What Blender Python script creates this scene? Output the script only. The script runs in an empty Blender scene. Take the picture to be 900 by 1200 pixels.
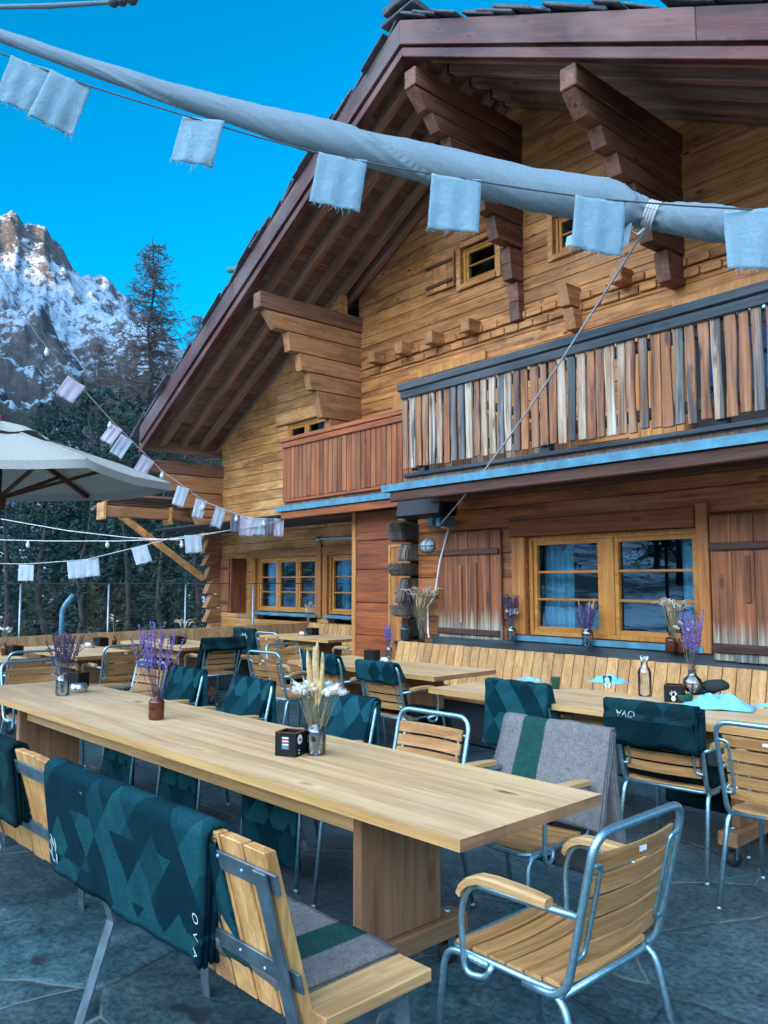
import bpy, bmesh, math, random
from mathutils import Vector, Matrix, noise
R = math.radians
random.seed(7)
scene = bpy.context.scene
COL = scene.collection

# ------------------------------------------------------------------ camera
cam_d = bpy.data.cameras.new('camera')
cam = bpy.data.objects.new('camera', cam_d); COL.objects.link(cam)
cam.location = (0, 0, 1.5)
PITCH = math.atan(84 / 943); YAW = math.atan2(.7626241, .64684193)
cam.rotation_euler = (R(90) + PITCH, 0, YAW)
cam_d.sensor_fit = 'HORIZONTAL'; cam_d.sensor_width = 36; cam_d.lens = 36 * 943 / 900
cam_d.clip_start = .05; cam_d.clip_end = 30000
scene.camera = cam

# ------------------------------------------------------------------ world, sun, exposure
SUN_AZ, SUN_EL = 280.0, 10.0            # azimuth counter-clockwise from +X: low behind the left shoulder
SKY_STRENGTH, SUN_STRENGTH, EXPOSURE = .15, 5.0, 1.88
world = bpy.data.worlds.new('World'); scene.world = world; world.use_nodes = True
nt = world.node_tree; nt.nodes.clear()
out = nt.nodes.new('ShaderNodeOutputWorld'); bg = nt.nodes.new('ShaderNodeBackground')
sky = nt.nodes.new('ShaderNodeTexSky'); sky.sky_type = 'NISHITA'; sky.sun_disc = False
sky.sun_elevation = R(SUN_EL); sky.sun_rotation = R(90 - SUN_AZ); sky.altitude = 1800
sky.air_density = 1.0; sky.dust_density = .3; sky.ozone_density = 2.0
hsv = nt.nodes.new('ShaderNodeHueSaturation')      # the deep clear blue away from the sun
hsv.inputs['Saturation'].default_value = 1.5; hsv.inputs['Hue'].default_value = .489; hsv.inputs['Value'].default_value = .76
hsv2 = nt.nodes.new('ShaderNodeHueSaturation')     # sunward half of the sky, made paler and much brighter to light the scene
hsv2.inputs['Saturation'].default_value = .60; hsv2.inputs['Hue'].default_value = .488; hsv2.inputs['Value'].default_value = 4.9
tc = nt.nodes.new('ShaderNodeTexCoord'); dot = nt.nodes.new('ShaderNodeVectorMath'); dot.operation = 'DOT_PRODUCT'
dot.inputs[1].default_value = (math.cos(R(SUN_AZ)) * .93, math.sin(R(SUN_AZ)) * .93, .36)
mr = nt.nodes.new('ShaderNodeMapRange'); mr.interpolation_type = 'SMOOTHSTEP'
mr.inputs['From Min'].default_value = .08; mr.inputs['From Max'].default_value = .66
mx = nt.nodes.new('ShaderNodeMix'); mx.data_type = 'RGBA'
L = nt.links
L.new(tc.outputs['Generated'], dot.inputs[0]); L.new(dot.outputs['Value'], mr.inputs['Value'])
L.new(sky.outputs[0], hsv.inputs['Color']); L.new(sky.outputs[0], hsv2.inputs['Color'])
L.new(mr.outputs[0], mx.inputs[0]); L.new(hsv.outputs[0], mx.inputs[6]); L.new(hsv2.outputs[0], mx.inputs[7])
L.new(mx.outputs[2], bg.inputs['Color']); bg.inputs['Strength'].default_value = SKY_STRENGTH
L.new(bg.outputs[0], out.inputs['Surface'])
sd = bpy.data.lights.new('sun', 'SUN'); sd.energy = SUN_STRENGTH; sd.angle = R(.5); sd.color = (1, .50, .17)
so = bpy.data.objects.new('sun', sd); COL.objects.link(so)
so.rotation_euler = Vector((math.cos(R(SUN_AZ)) * math.cos(R(SUN_EL)), math.sin(R(SUN_AZ)) * math.cos(R(SUN_EL)), math.sin(R(SUN_EL)))).to_track_quat('Z', 'Y').to_euler()
vs = scene.view_settings
vs.view_transform = 'Standard'; vs.look = 'None'; vs.gamma = 1; vs.exposure = EXPOSURE; vs.use_curve_mapping = False

# ------------------------------------------------------------------ finding places: a direction through the lens to a point at a real height, wall plane or distance
def ray(px, py):
    a = (px - 450) / 943; b = -(py - 600) / 943
    o = (a, math.cos(PITCH) - b * math.sin(PITCH), math.sin(PITCH) + b * math.cos(PITCH))
    return Vector((o[0] * .64684193 - o[1] * .7626241, o[0] * .7626241 + o[1] * .64684193, o[2])), o[1]
def at_z(px, py, z):
    d, f = ray(px, py); p = d * ((z - 1.5) / d.z); return Vector((p.x, p.y, z))
def at_y(px, py, y):
    d, f = ray(px, py); p = d * (y / d.y); return Vector((p.x, p.y, p.z + 1.5))
def at_x(px, py, x):
    d, f = ray(px, py); p = d * (x / d.x); return Vector((p.x, p.y, p.z + 1.5))
def at_d(px, py, D):
    d, f = ray(px, py); p = d * (D / f); return Vector((p.x, p.y, p.z + 1.5))

# ------------------------------------------------------------------ mesh building
class MB:
    def __init__(s): s.v = []; s.f = []; s.sm = []; s.uv = {}; s.T = None; s.mi = []; s.cur = 0
    def add(s, vs, fs, smooth=False, uvs=None):
        o = len(s.v)
        for p in vs:
            p = Vector(p)
            s.v.append(s.T @ p if s.T else p)
        for f in fs:
            if uvs: s.uv[len(s.f)] = [uvs[i] for i in f]
            s.f.append([o + i for i in f]); s.sm.append(smooth); s.mi.append(s.cur)
        return s
    def box(s, x0, x1, y0, y1, z0, z1, j=0):
        q = lambda: random.uniform(-j, j) if j else 0
        vs = [(x + q(), y + q(), z + q()) for x in (x0, x1) for y in (y0, y1) for z in (z0, z1)]
        return s.add(vs, [(0, 1, 3, 2), (4, 6, 7, 5), (0, 4, 5, 1), (2, 3, 7, 6), (0, 2, 6, 4), (1, 5, 7, 3)])
    def bar(s, a, b, w, h, up=(0, 0, 1)):            # box along a-b, width w sideways, height h along up
        a = Vector(a); b = Vector(b); d = (b - a).normalized(); sd = d.cross(Vector(up))
        if sd.length < 1e-4: sd = Vector((1, 0, 0))
        sd.normalize(); u = sd.cross(d)
        vs = [p + sd * (i * w / 2) + u * (k * h / 2) for p in (a, b) for i in (-1, 1) for k in (-1, 1)]
        return s.add(vs, [(0, 1, 3, 2), (4, 6, 7, 5), (0, 4, 5, 1), (2, 3, 7, 6), (0, 2, 6, 4), (1, 5, 7, 3)])
    def prism(s, poly, ax, a, b):                    # polygon extruded along axis ax ('x','y','z') from a to b
        n = len(poly)
        def P(q, t): return {'x': (t, q[0], q[1]), 'y': (q[0], t, q[1]), 'z': (q[0], q[1], t)}[ax]
        vs = [P(q, a) for q in poly] + [P(q, b) for q in poly]
        fs = [list(range(n)), list(range(2 * n - 1, n - 1, -1))] + [(i, n + i, n + (i + 1) % n, (i + 1) % n) for i in range(n)]
        return s.add(vs, fs)
    def tube(s, pts, r, n=8, caps=True):
        pts = [Vector(p) for p in pts]; m = len(pts)
        rr = r if isinstance(r, (list, tuple)) else [r] * m
        ref = None; vs = []
        for i, p in enumerate(pts):
            d = (pts[min(i + 1, m - 1)] - pts[max(i - 1, 0)])
            if d.length < 1e-9: d = Vector((0, 0, 1))
            d.normalize()
            if ref is None:
                ref = d.orthogonal().normalized()
            else:
                ref = ref - d * ref.dot(d)
                if ref.length < 1e-6: ref = d.orthogonal()
                ref.normalize()
            bi = d.cross(ref)
            for k in range(n):
                t = 2 * math.pi * k / n
                vs.append(p + (ref * math.cos(t) + bi * math.sin(t)) * rr[i])
        fs = [(i * n + k, i * n + (k + 1) % n, (i + 1) * n + (k + 1) % n, (i + 1) * n + k) for i in range(m - 1) for k in range(n)]
        if caps: fs += [list(range(n - 1, -1, -1)), list(range((m - 1) * n, m * n))]
        return s.add(vs, fs, True)
    def lathe(s, prof, c=(0, 0, 0), n=20):
        m = len(prof); vs = []
        for r, z in prof:
            for k in range(n):
                t = 2 * math.pi * k / n; vs.append((c[0] + r * math.cos(t), c[1] + r * math.sin(t), c[2] + z))
        fs = [(i * n + k, i * n + (k + 1) % n, (i + 1) * n + (k + 1) % n, (i + 1) * n + k) for i in range(m - 1) for k in range(n)]
        return s.add(vs, fs, True)
    def ball(s, c, rx, ry=None, rz=None, n=8, m=6, axis=None):
        ry = ry or rx; rz = rz or rx
        q = Vector((0, 0, 1)).rotation_difference(Vector(axis)) if axis is not None else None
        vs = []; c = Vector(c)
        for i in range(m + 1):
            a = math.pi * i / m
            for k in range(n):
                t = 2 * math.pi * k / n
                p = Vector((rx * math.sin(a) * math.cos(t), ry * math.sin(a) * math.sin(t), rz * math.cos(a)))
                if q: p = q @ p
                vs.append(c + p)
        fs = [(i * n + k, (i + 1) * n + k, (i + 1) * n + (k + 1) % n, i * n + (k + 1) % n) for i in range(m) for k in range(n)]
        return s.add(vs, fs, True)
    def grid(s, P, nu, nv, uvf=None, smooth=True):   # P(i,j) -> point
        vs = [P(i, j) for j in range(nv + 1) for i in range(nu + 1)]
        w = nu + 1
        fs = [(j * w + i, j * w + i + 1, (j + 1) * w + i + 1, (j + 1) * w + i) for j in range(nv) for i in range(nu)]
        uvs = [uvf(i, j) for j in range(nv + 1) for i in range(nu + 1)] if uvf else None
        return s.add(vs, fs, smooth, uvs)
    def build(s, name, mat, parent=None, bevel=0, label=None, seg=1):
        me = bpy.data.meshes.new(name)
        me.from_pydata([tuple(p) for p in s.v], [], s.f)
        mats = mat if isinstance(mat, (list, tuple)) else [mat]
        for m_ in mats: me.materials.append(m_)
        me.polygons.foreach_set('use_smooth', s.sm)
        if len(mats) > 1: me.polygons.foreach_set('material_index', s.mi)
        if s.uv:
            ul = me.uv_layers.new(name='UVMap')
            for pi, uv in s.uv.items():
                p = me.polygons[pi]
                for k, li in enumerate(p.loop_indices): ul.data[li].uv = uv[k]
        if bevel:
            bm = bmesh.new(); bm.from_mesh(me)
            es = [e for e in bm.edges if len(e.link_faces) == 2 and e.calc_face_angle(0) > .6]
            bmesh.ops.bevel(bm, geom=es, offset=bevel, segments=seg, affect='EDGES', clamp_overlap=True)
            bm.to_mesh(me); bm.free()
        me.update()
        o = bpy.data.objects.new(name, me); COL.objects.link(o)
        if parent: o.parent = parent
        if label: o['label'] = label
        return o
def tag(o, label=None, cat=None, group=None, kind=None):
    if label: o['label'] = label
    if cat: o['category'] = cat
    if group: o['group'] = group
    if kind: o['kind'] = kind
    return o
def empty(name, loc=(0, 0, 0), rz=0):
    o = bpy.data.objects.new(name, None); COL.objects.link(o); o.location = loc; o.rotation_euler = (0, 0, rz)
    o.empty_display_size = .1
    return o
def copy_tree(o, parent=None):
    c = o.copy(); COL.objects.link(c)
    if parent: c.parent = parent
    for ch in [x for x in o.children]: copy_tree(ch, c)
    return c
def rnd_path(pts, rad=.05, seg=5):                   # polyline with rounded corners
    pts = [Vector(p) for p in pts]; o = [pts[0]]
    for i in range(1, len(pts) - 1):
        p = pts[i]; a = pts[i - 1] - p; b = pts[i + 1] - p
        r = min(rad, a.length * .48, b.length * .48)
        A = p + a.normalized() * r; B = p + b.normalized() * r
        for k in range(seg + 1):
            t = k / seg; o.append(A * (1 - t) ** 2 + p * 2 * t * (1 - t) + B * t * t)
    o.append(pts[-1]); return o
def text_mesh(txt, size, name, mat, parent, M, label=None):
    cu = bpy.data.curves.new('txt', 'FONT'); cu.body = txt; cu.size = size; cu.extrude = .0006; cu.align_x = 'CENTER'; cu.align_y = 'CENTER'
    t = bpy.data.objects.new('txt', cu); COL.objects.link(t)
    dg = bpy.context.evaluated_depsgraph_get(); dg.update()
    me = bpy.data.meshes.new_from_object(t.evaluated_get(dg)); bpy.data.objects.remove(t)
    me.transform(M); me.materials.clear(); me.materials.append(mat)
    o = bpy.data.objects.new(name, me); COL.objects.link(o); o.parent = parent
    return o

# ------------------------------------------------------------------ materials
class NT:
    def __init__(s, name):
        s.m = bpy.data.materials.new(name); s.m.use_nodes = True; s.t = s.m.node_tree; s.b = s.t.nodes['Principled BSDF']
    def n(s, typ, **kw):
        x = s.t.nodes.new('ShaderNode' + typ)
        for k, v in kw.items():
            if k.startswith('i_'):
                key = k[2:].replace('_', ' ')
                x.inputs[int(key) if key.isdigit() else key].default_value = v
            else: setattr(x, k, v)
        return x
    def l(s, a, b): s.t.links.new(a, b)
    def math(s, op, a, b=None, clamp=False):
        x = s.n('Math', operation=op, use_clamp=clamp)
        for i, q in enumerate((a, b)):
            if q is None: continue
            if isinstance(q, (int, float)): x.inputs[i].default_value = q
            else: s.l(q, x.inputs[i])
        return x.outputs[0]
    def mix(s, fac, a, b, blend='MIX'):
        x = s.n('Mix', data_type='RGBA', blend_type=blend, clamp_factor=True)
        for i, q in ((0, fac), (6, a), (7, b)):
            if isinstance(q, (int, float)): x.inputs[i].default_value = q
            elif isinstance(q, tuple): x.inputs[i].default_value = (*q[:3], 1)
            else: s.l(q, x.inputs[i])
        return x.outputs[2]
    def ramp(s, fac, stops):
        x = s.n('ValToRGB'); cr = x.color_ramp
        while len(cr.elements) < len(stops): cr.elements.new(.5)
        for e, (p, c) in zip(cr.elements, stops):
            e.position = p; e.color = (*c, 1) if isinstance(c, tuple) else (c, c, c, 1)
        s.l(fac, x.inputs[0]); return x.outputs[0]
    def noise(s, vec, scale, detail=4, rough=.55, dist=0):
        x = s.n('TexNoise', i_Scale=scale, i_Detail=detail, i_Roughness=rough, i_Distortion=dist)
        if vec is not None: s.l(vec, x.inputs['Vector'])
        return x.outputs[0]
    def map(s, vec, scale=(1, 1, 1), loc=(0, 0, 0)):
        x = s.n('Mapping'); x.inputs['Scale'].default_value = scale; x.inputs['Location'].default_value = loc
        s.l(vec, x.inputs['Vector']); return x.outputs[0]
    def bump(s, h, strength=.3, dist=.01):
        x = s.n('Bump'); x.inputs['Strength'].default_value = strength; x.inputs['Distance'].default_value = dist
        s.l(h, x.inputs['Height']); s.l(x.outputs[0], s.b.inputs['Normal'])
    def col(s, c):
        if isinstance(c, tuple): s.b.inputs['Base Color'].default_value = (*c, 1)
        else: s.l(c, s.b.inputs['Base Color'])
    def set(s, **k):
        for a, v in k.items(): s.b.inputs[a.replace('_', ' ')].default_value = v
        return s

def wood(name, light, dark, axis='x', rough=.6, var=.35, knots=.7, streak=.5, grey=None, greyamt=0, freq=1.0, bump=.35, knot_c=None, slope=False, stain=.0, patch=.0, fine=1.0):
    """grain runs along axis; slope=True lets it follow the pitch of the roof; stain = dark weathering, patch = big pale areas"""
    W = NT(name)
    tc = W.n('TexCoord'); geo = W.n('NewGeometry'); rnd = geo.outputs['Random Per Island']
    src = tc.outputs['Object']
    if slope:
        sp = W.n('SeparateXYZ'); W.l(src, sp.inputs[0]); cb = W.n('CombineXYZ')
        W.l(sp.outputs[0], cb.inputs[0]); W.l(sp.outputs[1], cb.inputs[1])
        W.l(W.math('ADD', sp.outputs[2], W.math('MULTIPLY', W.math('ABSOLUTE', W.math('ADD', sp.outputs[0], 7.12)), .532)), cb.inputs[2]); src = cb.outputs[0]
    off = W.n('CombineXYZ'); a = W.math('MULTIPLY', rnd, 37.0)
    for i in range(3): W.l(a, off.inputs[i])
    add = W.n('VectorMath', operation='ADD'); W.l(src, add.inputs[0]); W.l(off.outputs[0], add.inputs[1])
    ax = 'xyz'.index(axis)
    def sc(al, ac): return tuple((al if i == ax else ac) * freq for i in range(3))
    v = add.outputs[0]
    n1 = W.noise(W.map(v, sc(.6, 11)), 1.0, 6, .62, .9)
    n2 = W.noise(W.map(v, sc(2.0, 85 * fine)), 1.0, 3, .65, .2)
    n3 = W.noise(W.map(v, sc(.9, 1.6)), 1.0, 3, .5)
    n4 = W.noise(W.map(v, sc(.8, 3.2)), 1.0, 5, .65, .4)
    c = W.ramp(n1, [(.32, dark), (.66, light)])
    if patch:                                         # paler, drier wood in large uneven fields (not tied to single boards)
        n5 = W.noise(src, 1.1, 6, .68); n6 = W.noise(W.map(src, sc(1.5, 14)), 1.0, 4, .6)
        pf = W.ramp(W.math('ADD', W.math('MULTIPLY', n5, .75), W.math('MULTIPLY', n6, .25)), [(.46, 0.0), (.60, 1.0)])
        c = W.mix(W.math('MULTIPLY', pf, patch), c, tuple(min(1, q * f) for q, f in zip(light, (1.12, 1.22, 1.55))))
    k = W.n('TexVoronoi'); W.l(W.map(v, sc(2.1, 5.5)), k.inputs['Vector']); k.inputs['Scale'].default_value = 1.0
    kn = W.ramp(k.outputs['Distance'], [(.05, 1.0), (.13, 0.0)]); halo = W.ramp(k.outputs['Distance'], [(.13, .0), (.16, .55), (.30, 0.0)])
    sel = W.n('RGBToBW'); W.l(k.outputs['Color'], sel.inputs[0]); pick = W.math('GREATER_THAN', sel.outputs[0], .45)
    c = W.mix(W.math('MULTIPLY', W.math('MULTIPLY', halo, pick), knots), c, tuple(min(1, q * 1.25) for q in light))
    c = W.mix(W.math('MULTIPLY', W.math('MULTIPLY', kn, pick), knots), c, knot_c or tuple(q * .35 for q in dark))
    if stain:
        c = W.mix(W.math('MULTIPLY', W.ramp(n4, [(.50, 0.0), (.66, 1.0)]), stain), c, tuple(q * .38 for q in dark))
    c = W.mix(1.0, c, W.ramp(n2, [(.35, 1 - streak), (.6, 1.0)]), 'MULTIPLY')
    vr = W.math('MULTIPLY_ADD', rnd, var); W.t.nodes[-1].inputs[2].default_value = 1 - var * .6
    c = W.mix(1.0, c, vr, 'MULTIPLY')
    if grey: c = W.mix(W.math('MULTIPLY', W.ramp(n3, [(.42, 0.0), (.62, 1.0)]), greyamt), c, grey)
    W.col(c); W.l(W.math('ADD', W.math('MULTIPLY', n1, .25), rough - .12), W.b.inputs['Roughness'])
    W.b.inputs['Specular IOR Level'].default_value = .3
    W.bump(W.math('ADD', n2, W.math('MULTIPLY', n1, .8)), bump, .006)
    return W.m
def plain(name, c, rough=.5, metal=0, nscale=30, namt=.12, bump=.1, spec=.5):
    W = NT(name); tc = W.n('TexCoord')
    n1 = W.noise(tc.outputs['Object'], nscale, 4)
    W.col(W.mix(W.ramp(n1, [(.3, 0.0), (.7, 1.0)]), tuple(q * (1 - namt) for q in c), tuple(min(1, q * (1 + namt)) for q in c)))
    W.set(Roughness=rough, Metallic=metal); W.b.inputs['Specular IOR Level'].default_value = spec
    if bump: W.bump(n1, bump, .003)
    return W.m
def glass_thin(name, tint=(.9, .95, .95), rough=.02, refl=.12, sheen=(.9, .95, 1)):   # clear panes and bottles: see-through with a sheen
    W = NT(name); W.t.nodes.remove(W.b)
    tr = W.n('BsdfTransparent'); tr.inputs[0].default_value = (*tint, 1)
    gl = W.n('BsdfGlossy'); gl.inputs['Roughness'].default_value = rough; gl.inputs['Color'].default_value = (*sheen, 1)
    fr = W.n('Fresnel'); fr.inputs[0].default_value = 1.5
    f = W.math('ADD', fr.outputs[0], refl, True)
    m = W.n('MixShader'); W.l(f, m.inputs[0]); W.l(tr.outputs[0], m.inputs[1]); W.l(gl.outputs[0], m.inputs[2])
    o = [x for x in W.t.nodes if x.type == 'OUTPUT_MATERIAL'][0]; W.l(m.outputs[0], o.inputs['Surface'])
    return W.m

M = {}
M['log_lower'] = wood('log_lower', (.60, .195, .045), (.20, .052, .016), 'x', .6, .40, .9, .5, (.17, .11, .08), .3, stain=.85, patch=.35)
M['log_left'] = wood('log_left', (.72, .335, .10), (.42, .16, .045), 'x', .65, .25, .95, .5, stain=.6, patch=.95)
M['log_upper'] = wood('log_upper', (.70, .29, .082), (.36, .12, .035), 'x', .6, .28, 1.0, .5, stain=.7, patch=.85)
M['log_y'] = wood('log_y', (.52, .235, .09), (.28, .11, .045), 'y', .6, .3, .9, .4, stain=.5, patch=.35)
M['bracket_y'] = wood('bracket_y', (.27, .125, .068), (.12, .05, .032), 'y', .6, .3, .9, .45, stain=.6, patch=.2)  # weathered log wood, darkened as well for the shade under the eaves
M['roof_x'] = wood('roof_x', (.40, .235, .15), (.20, .11, .07), 'x', .6, .35, .6, .4, slope=True, stain=.3)
M['roof_y'] = wood('roof_y', (.34, .195, .125), (.16, .088, .06), 'y', .6, .5, .6, .45, stain=.35)
M['fascia'] = wood('fascia', (.14, .036, .030), (.035, .012, .015), 'x', .45, .3, 1.0, .5, (.34, .20, .16), .3, slope=True, stain=.7)
M['red_x'] = wood('red_x', (.42, .11, .026), (.17, .042, .018), 'x', .5, .3, .6, .4, stain=.4)
M['red_z'] = wood('red_z', (.42, .115, .028), (.17, .042, .018), 'z', .5, .45, .5, .45, (.45, .22, .10), .25, stain=.4)
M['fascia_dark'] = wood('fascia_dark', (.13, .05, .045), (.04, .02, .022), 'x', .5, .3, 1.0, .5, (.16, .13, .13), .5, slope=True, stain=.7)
M['trim_x'] = wood('trim_x', (.54, .20, .05), (.27, .08, .022), 'x', .5, .3, .5, .3)
M['trim_z'] = wood('trim_z', (.52, .20, .05), (.26, .08, .022), 'z', .5, .3, .5, .3)
M['sash_x'] = wood('sash_x', (.62, .27, .06), (.40, .145, .03), 'x', .45, .2, .2, .2)
M['sash_z'] = wood('sash_z', (.62, .27, .06), (.40, .145, .03), 'z', .45, .2, .2, .2)
M['new_z'] = wood('new_z', (.55, .25, .07), (.34, .13, .035), 'z', .5, .4, .4, .25)
M['shut_z'] = wood('shut_z', (.30, .095, .035), (.10, .030, .015), 'z', .6, .5, .6, .55, stain=.4)
M['shut_x'] = wood('shut_x', (.13, .055, .035), (.045, .02, .016), 'x', .6, .3, .4, .5)
M['weath_x'] = wood('weath_x', (.045, .065, .078), (.014, .022, .028), 'x', .6, .5, .5, .6, (.15, .15, .14), .3)
M['oldlog'] = wood('oldlog', (.24, .19, .15), (.07, .055, .045), 'z', .75, .6, .6, .6, stain=.7)
M['table_x'] = wood('table_x', (.68, .445, .225), (.48, .285, .13), 'x', .42, .16, .85, .18, None, 0, 1.0, .15, (.16, .085, .045), stain=.20, patch=.35)
M['table_e'] = wood('table_e', (.66, .40, .16), (.44, .23, .08), 'x', .45, .18, .5, .2, None, 0, 1.0, .12)
M['table_z'] = wood('table_z', (.36, .19, .095), (.22, .10, .05), 'z', .5, .2, .4, .25, None, 0, 1.0, .12)
M['table_y'] = wood('table_y', (.38, .20, .10), (.22, .11, .05), 'y', .5, .2, .4, .25, None, 0, 1.0, .12)
M['slat_x'] = wood('slat_x', (.62, .33, .125), (.38, .17, .055), 'x', .45, .35, .4, .3, None, 0, 1.5, .15, stain=.12)
M['slat_y'] = wood('slat_y', (.64, .40, .18), (.40, .21, .08), 'y', .45, .3, .4, .3, None, 0, 1.3, .15, stain=.12)
M['slat_z'] = wood('slat_z', (.66, .36, .13), (.42, .185, .055), 'z', .45, .40, .4, .3, None, 0, 1.2, .15, stain=.12)
M['slat_shade_z'] = wood('slat_shade_z', (.46, .28, .13), (.30, .16, .07), 'z', .5, .35, .3, .25, None, 0, 1.2, .12)  # slat wood darkened in colour for the shade on the left bench
M['steel'] = plain('steel', (.30, .50, .57), .38, .9, 60, .2, .08)
M['steel_flat'] = plain('steel_flat', (.20, .28, .32), .38, .85, 14, .35, .1)
M['zinc'] = plain('zinc', (.08, .23, .31), .5, .3, 8, .3, .1)
M['black'] = plain('black', (.005, .006, .008), .55, 0, 40, .2, .05, .25)
M['plinth'] = plain('plinth', (.035, .045, .05), .6, 0, 12, .3, .1)
M['dark_int'] = plain('dark_int', (.02, .017, .015), .9, 0, 5, .3, 0)
M['rubber'] = plain('rubber', (.015, .015, .016), .6, 0, 30, .2, .05)
M['slate'] = plain('slate', (.075, .075, .082), .75, 0, 9, .5, .6)
M['curtain'] = plain('curtain', (.30, .62, .70), .8, 0, 20, .12, .1)
M['cord'] = plain('cord', (.42, .44, .44), .7, 0, 90, .2, .1)
M['cable'] = plain('cable', (.05, .055, .06), .6, 0, 90, .2, .05)
M['bulb'] = plain('bulb', (.55, .55, .52), .1, 0, 30, .05, 0)
M['white_enamel'] = plain('white_enamel', (.45, .52, .52), .35, 0, 30, .1, .05)
M['paper'] = plain('paper', (.7, .7, .68), .7, 0, 30, .05, 0)
M['print_red'] = plain('print_red', (.45, .08, .06), .6, 0, 30, .05, 0)
M['print_blue'] = plain('print_blue', (.08, .25, .45), .6, 0, 30, .05, 0)
M['green'] = plain('green', (.01, .09, .055), .4, 0, 30, .1, 0)
M['napkin'] = plain('napkin', (.15, .44, .62), .85, 0, 40, .08, .15)
M['black_cloth'] = plain('black_cloth', (.012, .022, .02), .9, 0, 60, .3, .3)
M['cushion'] = plain('cushion', (.05, .055, .065), .9, 0, 60, .3, .3)
M['stem'] = plain('stem', (.22, .19, .10), .8, 0, 40, .3, 0)
M['stem_dark'] = plain('stem_dark', (.07, .055, .075), .8, 0, 40, .3, 0)
M['lavender'] = plain('lavender', (.17, .11, .34), .85, 0, 60, .45, 0)
M['lavender_dark'] = plain('lavender_dark', (.045, .032, .10), .85, 0, 60, .45, 0)
M['wheat'] = plain('wheat', (.52, .36, .16), .8, 0, 60, .3, 0)
M['fluff'] = plain('fluff', (.68, .68, .62), .9, 0, 60, .1, 0)
M['fluff_tan'] = plain('fluff_tan', (.45, .34, .24), .9, 0, 60, .2, 0)
M['amber'] = NT('amber').set(Roughness=.08).m
M['amber'].node_tree.nodes['Principled BSDF'].inputs['Base Color'].default_value = (.085, .020, .008, 1)
M['glass'] = glass_thin('glass', (.86, .91, .91), .03, .06)
M['glass_grey'] = glass_thin('glass_grey', (.62, .68, .72), .05, .10)
M['pane'] = glass_thin('pane', (.46, .62, .70), .012, .10, (.45, .78, 1))
M['guard_glass'] = glass_thin('guard_glass', (.95, .97, .97), .01, .0)
M['tin'] = plain('tin', (.5, .55, .56), .3, .9, 30, .1, .05)
M['copper'] = plain('copper', (.05, .18, .16), .5, .3, 30, .2, .1)
M['twine'] = plain('twine', (.72, .72, .68), .8, 0, 90, .1, .1)
M['bark'] = plain('bark', (.045, .038, .034), .9, 0, 6, .4, .5)
M['twig'] = plain('twig', (.085, .07, .06), .9, 0, 3, .4, 0)

def needle_mat(name, a, b):
    W = NT(name); g = W.n('NewGeometry'); tc = W.n('TexCoord')
    n1 = W.noise(tc.outputs['Object'], .9, 3)
    f = W.math('ADD', W.math('MULTIPLY', g.outputs['Random Per Island'], .6), W.math('MULTIPLY', n1, .5), True)
    W.col(W.mix(f, a, b)); W.set(Roughness=.75); W.b.inputs['Specular IOR Level'].default_value = .25
    return W.m
M['needle'] = needle_mat('needle', (.006, .022, .020), (.026, .066, .050))
M['needle_pine'] = needle_mat('needle_pine', (.006, .026, .024), (.028, .080, .066))

def weathered_slats():
    W = NT('weathered_slats'); tc = W.n('TexCoord'); geo = W.n('NewGeometry'); rnd = geo.outputs['Random Per Island']
    off = W.n('CombineXYZ'); a = W.math('MULTIPLY', rnd, 61.0)
    for i in range(3): W.l(a, off.inputs[i])
    add = W.n('VectorMath', operation='ADD'); W.l(tc.outputs['Object'], add.inputs[0]); W.l(off.outputs[0], add.inputs[1]); v = add.outputs[0]
    n1 = W.noise(W.map(v, (14, 14, 1.0)), 1, 5, .6, .6)
    n2 = W.noise(W.map(v, (70, 70, 1.6)), 1, 3, .6)
    n3 = W.noise(W.map(v, (9, 9, .7)), 1, 5, .6, .5)
    base = W.ramp(n1, [(.34, (.10, .030, .013)), (.62, (.46, .155, .038))])
    # three sorts of board: still brown, bleached silver, blackened
    r2 = W.math('FRACT', W.math('MULTIPLY', rnd, 7.31))
    blea = W.ramp(r2, [(.30, 0.15), (.60, 1.0)]); 
    # boards blacken towards the unsheltered right-hand end
    sx = W.n('SeparateXYZ'); W.l(tc.outputs['Object'], sx.inputs[0])
    exp = W.n('MapRange'); W.l(sx.outputs[0], exp.inputs[0]); exp.inputs[1].default_value = -5.6; exp.inputs[2].default_value = -2.4
    exp.inputs[3].default_value = .12; exp.inputs[4].default_value = .58
    r3 = W.math('FRACT', W.math('MULTIPLY', rnd, 13.7))
    blk = W.math('LESS_THAN', r3, exp.outputs[0])
    c = W.mix(W.math('MULTIPLY', blea, W.ramp(n3, [(.38, 0.0), (.60, 1.0)])), base, W.ramp(n1, [(.3, (.46, .29, .14)), (.58, (.68, .60, .47))]))
    c = W.mix(W.math('MULTIPLY', blk, W.ramp(n3, [(.36, 0.0), (.56, .95)])), c, W.ramp(n1, [(.32, (.016, .028, .036)), (.66, (.11, .15, .17))]))
    c = W.mix(W.math('MULTIPLY', W.ramp(n1, [(.56, 0.0), (.63, .85)]), W.math('GREATER_THAN', r2, .25)), c, (.04, .055, .065))
    k = W.n('TexVoronoi'); W.l(W.map(v, (7, 7, 2.2)), k.inputs['Vector']); k.inputs['Scale'].default_value = 1.0
    c = W.mix(W.ramp(k.outputs['Distance'], [(.07, .9), (.19, 0.0)]), c, (.04, .025, .02))
    c = W.mix(1.0, c, W.ramp(n2, [(.35, .6), (.6, 1.0)]), 'MULTIPLY')
    W.col(c); W.set(Roughness=.65); W.bump(n2, .4, .006); return W.m
M['slats_old'] = weathered_slats()
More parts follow.
